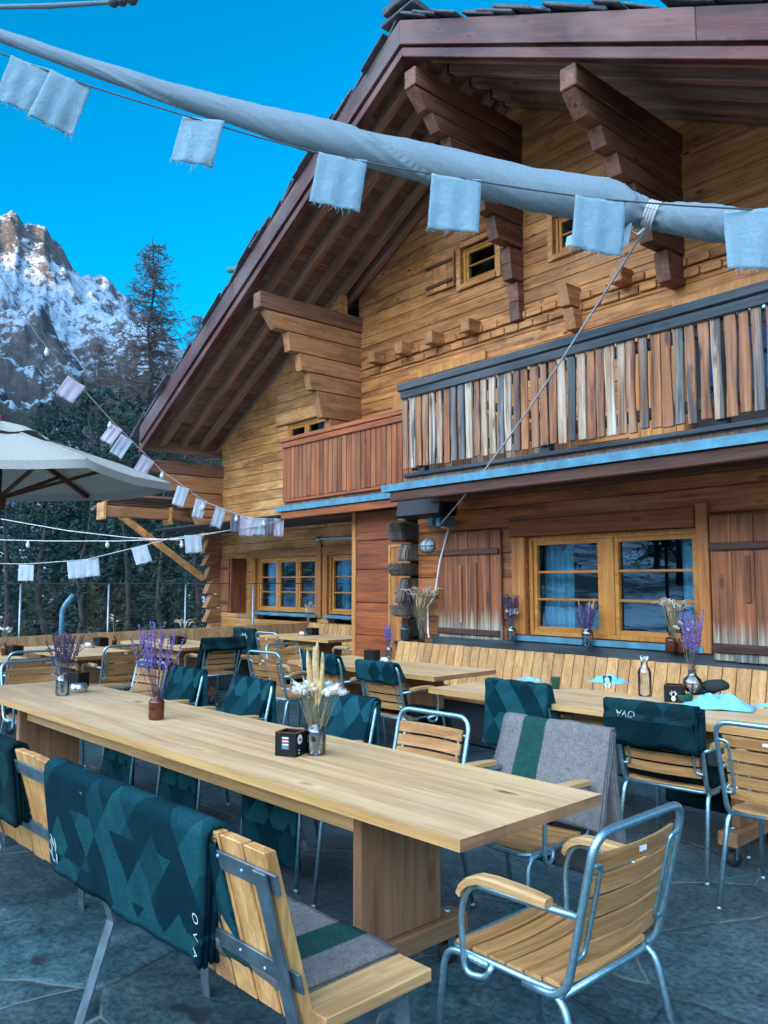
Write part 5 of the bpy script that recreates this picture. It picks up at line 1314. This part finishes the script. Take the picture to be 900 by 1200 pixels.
def bouquet(label, p, spec, seed, base=.0, group=None):
    """spec: list of (kind, count, height, spread); p = the mouth of the vase"""
    rs = random.Random(seed); root = empty('dried_bouquet', p); tag(root, label, 'dried flowers', group)
    for kind, cnt, H, spr in spec:
        st = MB(); hd = MB()
        for _ in range(cnt):
            a = rs.uniform(0, 2 * math.pi); q = rs.random() ** .6 * spr; h = H * rs.uniform(.72, 1.0)
            c = stemcurve((rs.uniform(-.008, .008), rs.uniform(-.008, .008), -base), q * math.cos(a), q * math.sin(a), h + base, (rs.uniform(-.3, .3) * q, rs.uniform(-.3, .3) * q), rs)
            st.tube(c, .0016, 4, False)
            d = (c[-1] - c[-2]).normalized(); T = c[-1]
            if kind in ('lavender', 'lavender_dark'):
                nb = 12
                for k in range(nb):
                    t = 1 - .48 * k / nb; i = min(int(t * 5), 4); pp = c[i].lerp(c[i + 1], t * 5 - i)
                    for _k in range(4):
                        r = rs.uniform(.0022, .0042); hd.ball(pp + Vector((rs.uniform(-1, 1), rs.uniform(-1, 1), rs.uniform(-1, 1))) * .0065, r, r, r * 1.5, 5, 3)
                if rs.random() < .55:              # side sprigs
                    for _k in range(3):
                        t = rs.uniform(.45, .85); i = min(int(t * 5), 4); pp = c[i].lerp(c[i + 1], t * 5 - i); e = Vector((rs.uniform(-1, 1), rs.uniform(-1, 1), rs.uniform(.4, 1.2))) * .04
                        st.tube([pp, pp + e], .001, 3, False)
                        for k in range(5): r = rs.uniform(.0022, .004); hd.ball(pp + e * (.4 + .15 * k), r, r, r * 1.4, 5, 3)
            elif kind == 'sprig_dark':             # hanging dark plumes
                for k in range(9):
                    t = 1 - .5 * k / 9; i = min(int(t * 5), 4); pp = c[i].lerp(c[i + 1], t * 5 - i)
                    hd.ball(pp, .006, .006, .016, 5, 4, d)
            elif kind == 'wheat':
                hd.ball(T - d * .03, .0075, .0075, .055, 6, 6, d)
                for k in range(7):
                    e = (d + Vector((rs.uniform(-1, 1), rs.uniform(-1, 1), rs.uniform(-.3, .6))) * .22).normalized(); b = T - d * rs.uniform(0, .08)
                    hd.tube([b, b + e * .035, b + e * .07], [.0016, .0012, .0005], 3, False)
            elif kind == 'plume':                  # tall narrow tan plume
                hd.ball(T - d * .07, .011, .011, .10, 7, 8, d)
                for k in range(12):
                    b = T - d * rs.uniform(.0, .16); e = (d * 1.2 + Vector((rs.uniform(-1, 1), rs.uniform(-1, 1), .2)) * .25).normalized()
                    hd.tube([b, b + e * .03], [.003, .0008], 4, False)
            elif kind == 'feather':                # arching grass ears
                e2_ = Vector((math.cos(a), math.sin(a), 0)); b = T; pr = [T]
                for k in range(5): b = b + (d * (1 - k * .28) + e2_ * (.25 * k) - Vector((0, 0, .09 * k))).normalized() * .028; pr.append(b)
                hd.tube(pr, [.002, .0055, .006, .005, .0035, .001], 5)
                for k in range(10):
                    b = pr[rs.randint(0, 4)]; hd.tube([b, b + Vector((rs.uniform(-1, 1), rs.uniform(-1, 1), rs.uniform(-.4, .8))) * .016 + (pr[-1] - pr[0]) * .12], [.0016, .0005], 3, False)
            elif kind in ('bunny', 'bunny_tan'):
                e2_ = Vector((math.cos(a), math.sin(a), 0)); dd = (d * rs.uniform(.1, 1) + e2_ * rs.uniform(0, 1.3) + Vector((rs.uniform(-.5, .5), rs.uniform(-.5, .5), rs.uniform(-.5, .3)))).normalized(); sz = rs.uniform(.75, 1.15)
                hd.ball(T + dd * .012, .0088 * sz, .0088 * sz, .024 * sz, 7, 6, dd)
                for _k in range(16):
                    b = T + dd * rs.uniform(-.008, .034); q_ = Vector((rs.uniform(-1, 1), rs.uniform(-1, 1), rs.uniform(-1, 1))); q_ = (q_ - dd * q_.dot(dd)).normalized()
                    hd.tube([b + q_ * .004, b + q_ * .011 * sz + dd * .006, b + q_ * .014 * sz + dd * .014], [.0022, .0014, .0005], 3, False)
            elif kind == 'white':                  # clustered white blossoms
                for k in range(7): r = rs.uniform(.006, .011); hd.ball(T + Vector((rs.uniform(-1, 1), rs.uniform(-1, 1), rs.uniform(-1, 1))) * .018, r, r, r * .8, 6, 4)
        m1 = {'lavender': 'lavender', 'lavender_dark': 'lavender_dark', 'sprig_dark': 'lavender_dark', 'wheat': 'wheat', 'plume': 'wheat', 'feather': 'fluff_tan', 'bunny': 'fluff', 'bunny_tan': 'fluff_tan', 'white': 'fluff'}[kind]
        if cnt: st.build('stems', M['stem_dark' if 'dark' in kind or kind == 'lavender' else 'stem'], root); hd.build({'wheat': 'ears', 'plume': 'plumes', 'feather': 'ears'}.get(kind, 'flower_heads'), M[m1], root)
    return root
def caddy(p, label, w=.10, d=.12, h=.105, rz=0, mark=None):
    root = empty('condiment_box', p, rz); tag(root, label, 'box', 'black condiment boxes on the tables')
    mb = MB(); t = .008
    mb.box(-w / 2, w / 2, -d / 2, -d / 2 + t, 0, h); mb.box(-w / 2, w / 2, d / 2 - t, d / 2, 0, h); mb.box(-w / 2, -w / 2 + t, -d / 2 + t, d / 2 - t, 0, h); mb.box(w / 2 - t, w / 2, -d / 2 + t, d / 2 - t, 0, h); mb.box(-w / 2 + t, w / 2 - t, -d / 2 + t, d / 2 - t, 0, .006)
    mb.build('case', M['black'], root, bevel=.001)
    mb = MB(); mb.box(-w / 2 + t + .001, w / 2 - t - .001, -d / 2 + t + .001, 0, .05, h - .012); mb.build('filling', M['table_e'], root)
    mb = MB(); mb.box(-w / 2 - .0008, w / 2 + .0008, -d / 2 - .0008, -d / 2 + t + .001, h, h + .003); mb.box(-w / 2 - .0008, w / 2 + .0008, d / 2 - t - .001, d / 2 + .0008, h, h + .003)
    mb.box(-w / 2 - .0008, -w / 2 + t, -d / 2 + t + .002, d / 2 - t - .002, h, h + .003); mb.box(w / 2 - t, w / 2 + .0008, -d / 2 + t + .002, d / 2 - t - .002, h, h + .003); mb.build('rim', M['shut_z'], root)
    if mark == 'stickers':
        mb = MB(); mb.add([(-.020, -d / 2 - .001, .03), (.020, -d / 2 - .001, .03), (.020, -d / 2 - .001, .085), (-.020, -d / 2 - .001, .085)], [(0, 1, 2, 3)]); s_ = mb.build('sticker', M['cushion'], root)
        for k, m_ in enumerate(('print_blue', 'print_blue', 'paper', 'print_red', 'paper', 'print_red', 'paper')):
            z = .034 + k * .0072; mb = MB(); mb.add([(-.015, -d / 2 - .0016, z), (.015 - .004 * (k % 2), -d / 2 - .0016, z), (.015 - .004 * (k % 2), -d / 2 - .0016, z + .005), (-.015, -d / 2 - .0016, z + .005)], [(0, 1, 2, 3)]); mb.build('print_line', M[m_], s_)
        mb = MB(); mb.add([(w / 2 + .001, -.018 + .021 * math.cos(a), .072 + .021 * math.sin(a)) for a in [i * math.pi / 12 for i in range(24)]], [tuple(range(24))]); s_ = mb.build('round_sticker', M['paper'], root)
        mb = MB(); mb.add([(w / 2 + .0016, y_ - .018, z_ + .072) for y_, z_ in ((-.013, -.006), (-.004, .004), (.0, .0), (.006, .008), (.013, -.006))], [(0, 1, 2, 3, 4)]); mb.build('mountain_mark', M['black'], s_)
        mb = MB()
        for z_ in (.024, .012): mb.add([(w / 2 + .0012, -.030, z_), (w / 2 + .0012, -.020, z_), (w / 2 + .0012, -.020, z_ + .006), (w / 2 + .0012, -.030, z_ + .006)], [(0, 1, 2, 3)])
        mb.build('small_print', M['paper'], root)
    elif mark == 'deer':
        mb = MB(); antler(mb, .045); mb.ball((0, -.028, 0), .014, .018, .002, 8, 5); o = mb.build('white_mark', M['paper'], root); o.data.transform(Matrix.Translation((0, -d / 2 - .002, .052)) @ Matrix.Rotation(R(90), 4, 'X'))
    return root
def napkin(p, w, d, h, label, seed, rz=0):
    mb = MB(); n = 22
    def P(i, j):
        u = i / n - .5; v = j / n - .5; r = math.hypot(u, v) * 2
        f = noise.noise(Vector((u * 3.2, v * 3.2, seed))) ; g = abs(noise.noise(Vector((u * 6.5 + f, v * 6.5, seed + 5))))
        a1 = u * .8 + v * .6 + .25 * f; a2 = -u * .5 + v * .9 + .3 * g
        rid = (1 - abs(math.sin(a1 * 9 + seed))) * .6 + (1 - abs(math.sin(a2 * 7 + 2 * seed + f * 3))) * .5
        env = max(0, 1 - r ** 2.2)
        z = h * env * (.18 + .42 * rid + .5 * max(0, f)) + .006 * rid
        e = 1 + .18 * noise.noise(Vector((math.atan2(v, u) * 1.3, seed, 2)))
        return (u * w * e + .012 * f, v * d * e + .012 * g, .004 + max(0, z) * (1 if r < 1.05 else .3))
    mb.grid(P, n, n); o = mb.build('napkin', M['napkin']); o.location = p; o.rotation_euler = (0, 0, rz); tag(o, label, 'napkin', 'crumpled blue napkins on the window table')
    m = o.modifiers.new('thick', 'SOLIDIFY'); m.thickness = .0025; m.offset = 1; return o
TZ = .7505
# long table
p = at_z(341, 884, TZ); caddy(p, 'black condiment box with stickers beside the jar of white flowers', .105, .10, .10, R(27), 'stickers')
p = at_z(370, 884, TZ); vase('jar', p, 'grey glass jar holding white bunny-tail grass on the long table', 1.03)
bouquet('white bunny-tail grass round tall tan plumes in a glass jar', p + Vector((0, 0, .13)), [('bunny', 40, .18, .10), ('plume', 9, .34, .045)], 41, .12)
p = at_z(183, 843, TZ); vase('bottle', p, 'amber bottle with tall purple lavender on the long table', 1.05)
bouquet('tall purple lavender in the amber bottle', p + Vector((0, 0, .15)), [('lavender', 20, .40, .15)], 43, .1)
p = at_z(73, 815, TZ); vase('jar', p, 'glass jar with drooping dark lavender at the left end of the long table', 1.05)
bouquet('drooping dark violet lavender at the left end of the long table', p + Vector((0, 0, .14)), [('lavender_dark', 22, .30, .14)], 45, .12)
caddy(at_z(92, 804, TZ), 'black condiment box behind the jar at the left end of the long table', .11, .10, .10, R(20))
vase('tin', at_z(92, 811, TZ), 'round tin ashtray beside the jar on the long table', 1.15, 'ashtray', None, 'ashtray')
# window table
vase('cup', at_z(651, 807, TZ), 'small green paper cup on the window table', .92, 'cup', None, 'paper_cup')
napkin(at_z(713, 800, TZ), .28, .20, .10, 'crumpled blue napkin by the glass in the middle of the window table', 3)
napkin(at_z(842, 829, TZ), .40, .30, .15, 'largest crumpled blue napkin, by the dark cap on the window table', 5, R(20))
napkin(at_z(622, 798, TZ), .22, .12, .04, 'flat blue napkin at the left end of the window table', 7)
napkin(at_z(903, 829, TZ), .16, .12, .03, 'small blue napkin at the right picture edge', 9)
vase('carafe', at_z(756, 816, TZ), 'clear glass bottle on the window table', 1.05, 'bottle', None, 'glass_bottle')
vase('tumbler', at_z(712, 805, TZ), 'clear drinking glass before the crumpled napkin', .9, 'glass', None, 'drinking_glass')
caddy(at_z(791, 822, TZ), 'black condiment box with a white animal mark on the window table', .115, .115, .105, R(22), 'deer')
p = at_z(812, 812, TZ); vase('round', p, 'round glass vase with lavender on the window table', 1.05)
bouquet('purple lavender with pale buds in the round vase', p + Vector((0, 0, .155)), [('lavender', 18, .42, .12), ('bunny_tan', 5, .33, .09)], 47, .1)
vase('bowl', at_z(802, 823, TZ), 'small green bowl against the largest napkin', 1.0, 'bowl', None, 'small_bowl')
mb = MB(); mb.ball((0, 0, .045), .105, .065, .045, 14, 8, None); mb.ball((-.09, -.01, .02), .07, .05, .018, 10, 6)
for i, v in enumerate(mb.v): mb.v[i] = v + Vector((0, 0, .02 * noise.noise(v * 14)))
o = mb.build('cap', M['black_cloth']); o.location = at_z(838, 812, TZ); o.rotation_euler = (0, R(-12), R(25)); tag(o, 'crumpled dark cloth cap behind the largest napkin', 'cap')
# table left of the window
caddy(at_z(436, 774, TZ), 'black condiment box on the table left of the window', .12, .11, .10, R(15))
vase('tin', at_z(452, 777, TZ), 'round tin ashtray on the table left of the window', 1.1, 'ashtray', None, 'ashtray')
p = at_z(456, 770, TZ); vase('jar', p, 'small glass jar with violet sprigs on the table left of the window', .8)
bouquet('violet sprigs in a small jar at the porch corner', p + Vector((0, 0, .10)), [('lavender', 9, .24, .05)], 49, .08)
# far table and the tables along the fence
caddy(at_z(366, 744, TZ), 'black condiment box on the small far table', .16, .13, .10, R(0)); vase('tin', at_z(355, 745, TZ), 'round tin ashtray on the small far table', 1.2, 'ashtray', None, 'ashtray')
p = at_z(361, 743, TZ); vase('jar', p, 'small jar with a pale dried sprig on the far table', .75); bouquet('pale dried sprig on the far table', p + Vector((0, 0, .10)), [('bunny', 9, .30, .07), ('feather', 5, .34, .06)], 51, .08)
caddy(at_z(118, 757, TZ), 'black condiment box beside the tin on the fence table', .15, .12, .10, R(10)); vase('tin', at_z(105, 759, TZ), 'round tin ashtray on the fence table', 1.2, 'ashtray', None, 'ashtray')
p = at_z(134, 756, TZ); vase('bottle', p, 'slim bottle with a thin twig on the fence table', .7); bouquet('thin dried twig on the fence table', p + Vector((0, 0, .1)), [('bunny_tan', 5, .26, .05)], 53, .06)
caddy(at_z(208, 755, TZ), 'black condiment box right of the tall lavender', .15, .12, .10, R(10)); p = at_z(216, 753, TZ); vase('bottle', p, 'amber bottle with tan ears right of the tall lavender', .7); bouquet('short tan ears right of the tall lavender', p + Vector((0, 0, .1)), [('feather', 7, .14, .05)], 55, .06)
caddy(at_z(17, 768, TZ), 'black condiment box on the leftmost fence table', .15, .12, .10, R(10)); p = at_z(5, 768, TZ); vase('bottle', p, 'amber bottle with pale flowers on the leftmost fence table', .85); bouquet('pale flowers on the leftmost fence table', p + Vector((0, 0, .12)), [('bunny', 10, .17, .04)], 57, .06)
# window ledge
LZ = .927
p = Vector((-6.93, 6.31, LZ - .1)); vase('pot', (-6.95, 6.22, .86), 'grey pot with dark hanging stalks by the porch corner', 1.0, 'pot', None, 'plant_pot'); bouquet('dark dried stalks beside the log corner', Vector((-6.95, 6.22, .97)), [('sprig_dark', 26, .46, .10)], 61, .05)
p = at_y(494, 756, 6.20); p.z = .84; vase('flask', p, 'slim clear vase with tan grass by the rope', 1.0); bouquet('spreading tan grass ears in a slim vase by the rope', p + Vector((0, 0, .26)), [('feather', 46, .30, .15), ('wheat', 16, .26, .07)], 63, .24)
p = at_y(600, 764, 6.24); p.z = LZ; vase('jar', p, 'glass jar with cream and dark flowers left of the window', 1.1); bouquet('cream blossoms with dark lavender left of the window', p + Vector((0, 0, .15)), [('white', 9, .17, .04), ('lavender_dark', 22, .32, .10), ('bunny', 8, .15, .05)], 65, .13)
p = at_y(689, 766, 6.24); p.z = LZ; vase('jar', p, 'glass jar with violet and green stalks before the window', 1.25); bouquet('violet and green stalks before the middle of the window', p + Vector((0, 0, .16)), [('lavender', 14, .24, .10), ('wheat', 5, .27, .08), ('lavender_dark', 12, .2, .10)], 67, .13)
p = at_y(787, 776, 6.24); p.z = LZ; vase('bottle', p, 'amber bottle on the ledge at the right end of the window', 1.15, 'bottle'); bouquet('white blossoms and tan ears at the right end of the window', p + Vector((.02, 0, .16)), [('white', 16, .27, .10), ('feather', 14, .24, .14), ('plume', 4, .30, .05), ('bunny_tan', 4, .25, .1)], 69, .1)
p = at_y(802, 778, 6.25); p.z = LZ; vase('bottle', p, 'second amber bottle behind the lavender at the right end of the window', 1.15, 'bottle')

# ================================================================== TREES
def conifer(seed, h, r, wid=1.0, mat='needle', bare=.12, dens=1.0, round_=False):
    rs = random.Random(seed); fol = MB(); tr = MB()
    tr.tube([(rs.uniform(-.05, .05) * k, rs.uniform(-.05, .05) * k, h * k / 8) for k in range(9)], [max(.02, .022 * h * (1 - k / 8.3)) for k in range(9)], 8)
    z = bare * h
    while z < h * .99:
        t = (z - bare * h) / (h * (1 - bare))
        env = (math.sin(math.pi * (t * .78 + .20)) if round_ else (1 - t) ** .85)
        nb = max(4, int((10 if round_ else 9) * dens * (.5 + env * .6)))
        for b in range(nb):
            a = rs.uniform(0, 2 * math.pi); ln = r * env * rs.uniform(.45, 1.12) + .15
            rise = (rs.uniform(.0, .5) if round_ else rs.uniform(-.45, .05)) ; m = max(2, int(ln / .34))
            d = Vector((math.cos(a), math.sin(a), 0))
            for k in range(1, m + 1):
                f = k / m; p = Vector((0, 0, z)) + d * ln * f + Vector((0, 0, ln * rise * f + (-.18 * ln * f * f if not round_ else .15 * ln * f * f)))
                p += Vector((rs.uniform(-.1, .1), rs.uniform(-.1, .1), rs.uniform(-.1, .1)))
                for q in range(9):
                    sd = d.cross(Vector((0, 0, 1)))
                    e = (d * rs.uniform(.1, 1) + sd * rs.uniform(-1, 1) + Vector((0, 0, rs.uniform(-.7, .25) if not round_ else rs.uniform(-.2, .9)))).normalized()
                    l = rs.uniform(.14, .34) * wid; w = e.orthogonal().normalized(); w.rotate(Matrix.Rotation(rs.uniform(0, 3.1), 3, e)); w *= rs.uniform(.018, .042) * wid
                    fol.add([p - w * .4, p + e * l * .5 - w, p + e * l, p + e * l * .5 + w], [(0, 1, 2, 3)])
        z += rs.uniform(.22, .36) * (1 if round_ else 1.15)
    return fol, tr
def plant_tree(name, label, cat, parts_, loc, s=1, rz=0, group=None):
    root = empty(name, loc, rz); root.scale = (s, s, s); tag(root, label, cat, group)
    for n_, me in parts_:
        o = bpy.data.objects.new(n_, me); COL.objects.link(o); o.parent = root
    return root
def as_mesh(mb, name, mat):
    o = mb.build(name, mat); me = o.data; bpy.data.objects.remove(o); return me
kinds = []
for sd, h, r in ((1, 13, 2.6), (2, 15, 2.7), (3, 11, 2.5)):
    f, t = conifer(sd, h, r); kinds.append([('trunk', as_mesh(t, 'trunk', M['bark'])), ('crown', as_mesh(f, 'crown', M['needle']))])
f, t = conifer(9, 9.5, 1.75, .8, 'needle_pine', .10, 1.8, True); pine = [('trunk', as_mesh(t, 'trunk', M['bark'])), ('crown', as_mesh(f, 'crown', M['needle_pine']))]
def bare_larch(seed, h, r, nb=150):
    rs = random.Random(seed); tr = MB(); br = MB()
    tr.tube([(rs.uniform(-.02, .02) * k, rs.uniform(-.02, .02) * k, h * k / 10) for k in range(11)], [max(.02, .0125 * h * (1 - k / 10.4)) for k in range(11)], 7)
    for i in range(nb):
        t = .10 + .89 * (i / nb) ** .9; z = h * t; a = rs.uniform(0, 2 * math.pi); env = (1 - t) ** .62 * (1 if t > .3 else .75); ln = r * env * rs.uniform(.4, 1.1) + .25
        d = Vector((math.cos(a), math.sin(a), 0)); p = Vector((0, 0, z)); pts = [p]; n = 5
        for k in range(1, n + 1):
            f = k / n; pts.append(Vector((0, 0, z)) + d * ln * f + Vector((0, 0, ln * (-.22 * f + .30 * f * f))) + Vector((rs.uniform(-1, 1), rs.uniform(-1, 1), rs.uniform(-1, 1))) * .05 * ln)
        br.tube(pts, [.034 * (1 - f / 6) * (.5 + ln / r) for f in range(6)], 3, False)
        for k in range(int(4 + ln * 6)):
            f = rs.uniform(.15, 1); j = min(int(f * n), n - 1); b = pts[j].lerp(pts[j + 1], f * n - j); sdv = d.cross(Vector((0, 0, 1)))
            e = (d * rs.uniform(0, .9) + sdv * rs.uniform(-1, 1) + Vector((0, 0, rs.uniform(-.75, .35)))).normalized(); l = rs.uniform(.25, .75) * (.4 + .5 * ln / r)
            m1 = b + e * l * .5 + Vector((0, 0, rs.uniform(-.04, .06))); br.tube([b, m1, b + e * l], [.013, .010, .005], 3, False)
            for q in range(3):
                e3 = (e + Vector((rs.uniform(-1, 1), rs.uniform(-1, 1), rs.uniform(-1, .7))) * .9).normalized(); bb = b.lerp(b + e * l, rs.uniform(.2, .9)); br.tube([bb, bb + e3 * l * .45], [.009, .004], 3, False)
    return tr, br
def ground(p): return (p.x, p.y, terr(math.hypot(p.x, p.y), math.degrees(math.atan2(p.y, p.x)) % 360) - .1)
tr, br = bare_larch(5, 21.5, 4.1, 560); lt, lb = as_mesh(tr, 'trunk', M['bark']), as_mesh(br, 'branches', M['twig'])
def spot(px, D, top, h):                              # ground point in that direction and the scale that takes a tree of height h up to the sight line
    g = ground(at_d(px, 600, D)); return g, (at_d(px, top, D).z - g[2]) / h
LP = [('trunk', lt), ('branches', lb)]
for px, D, top, rz, lab in ((172, 42, 280, 0, 'tall bare larch standing alone against the sky left of the roof'), (229, 66, 366, 1.3, 'smaller bare larch peeping over the roof edge'),
                            (112, 62, 400, 2.6, 'faint bare larch in front of the mountain foot at the left'), (150, 55, 430, 3.6, 'low bare larch behind the tall larch')):
    g, s_ = spot(px, D, top, 21.5); plant_tree('larch_tree', lab, 'tree', LP, g, s_, rz)
plant_tree('larch_tree', 'bare larch twigs showing above the right end of the roof', 'tree', LP, (-5.6, 34.0, -.3), 1.12, .7)
k = 0
for px, D, top, lab in ((112, 33, 452, 'round dark stone pine right of the parasol'), (66, 38, 476, 'round dark stone pine rising behind the parasol'), (150, 40, 470, 'round dark stone pine below the tall larch')):
    g, s_ = spot(px, D, top, 9.5); plant_tree('stone_pine', lab, 'tree', pine, g, s_, k * 1.7); k += 1
forest = [(-60, 26, 0, 480), (10, 24, 1, 560), (58, 27, 2, 550), (100, 23, 0, 575), (150, 25, 1, 560), (196, 22, 2, 575), (235, 27, 0, 560), (262, 24, 1, 580), (-20, 33, 2, 500), (38, 35, 0, 540), (92, 33, 1, 520), (135, 36, 2, 520), (180, 34, 0, 530), (215, 36, 1, 520), (250, 33, 2, 540), (-120, 30, 0, 470), (285, 30, 0, 560), (20, 45, 1, 515), (75, 46, 0, 520), (200, 46, 2, 500)]
for i, (px, D, kd, top) in enumerate(forest):
    g, s_ = spot(px, D, top, (13, 15, 11)[kd]); plant_tree('conifer', 'dark conifer in the wood behind the glass fence', 'tree', kinds[kd], g, s_, i * 2.1, 'dark conifers behind the glass fence')
for i, (x, y) in enumerate(((-30, -37), (-26, -33), (-18, -44), (-20, -40), (-40, -44), (-34, -30), (-14, -46), (-50, -52), (-32, -52), (-48, -60))):
    plant_tree('conifer', 'dark conifer across the valley, mirrored in the windows', 'tree', kinds[i % 3], ground(Vector((x, y, 0))), .8 + .1 * (i % 4), i * 1.3, 'conifers mirrored in the windows')
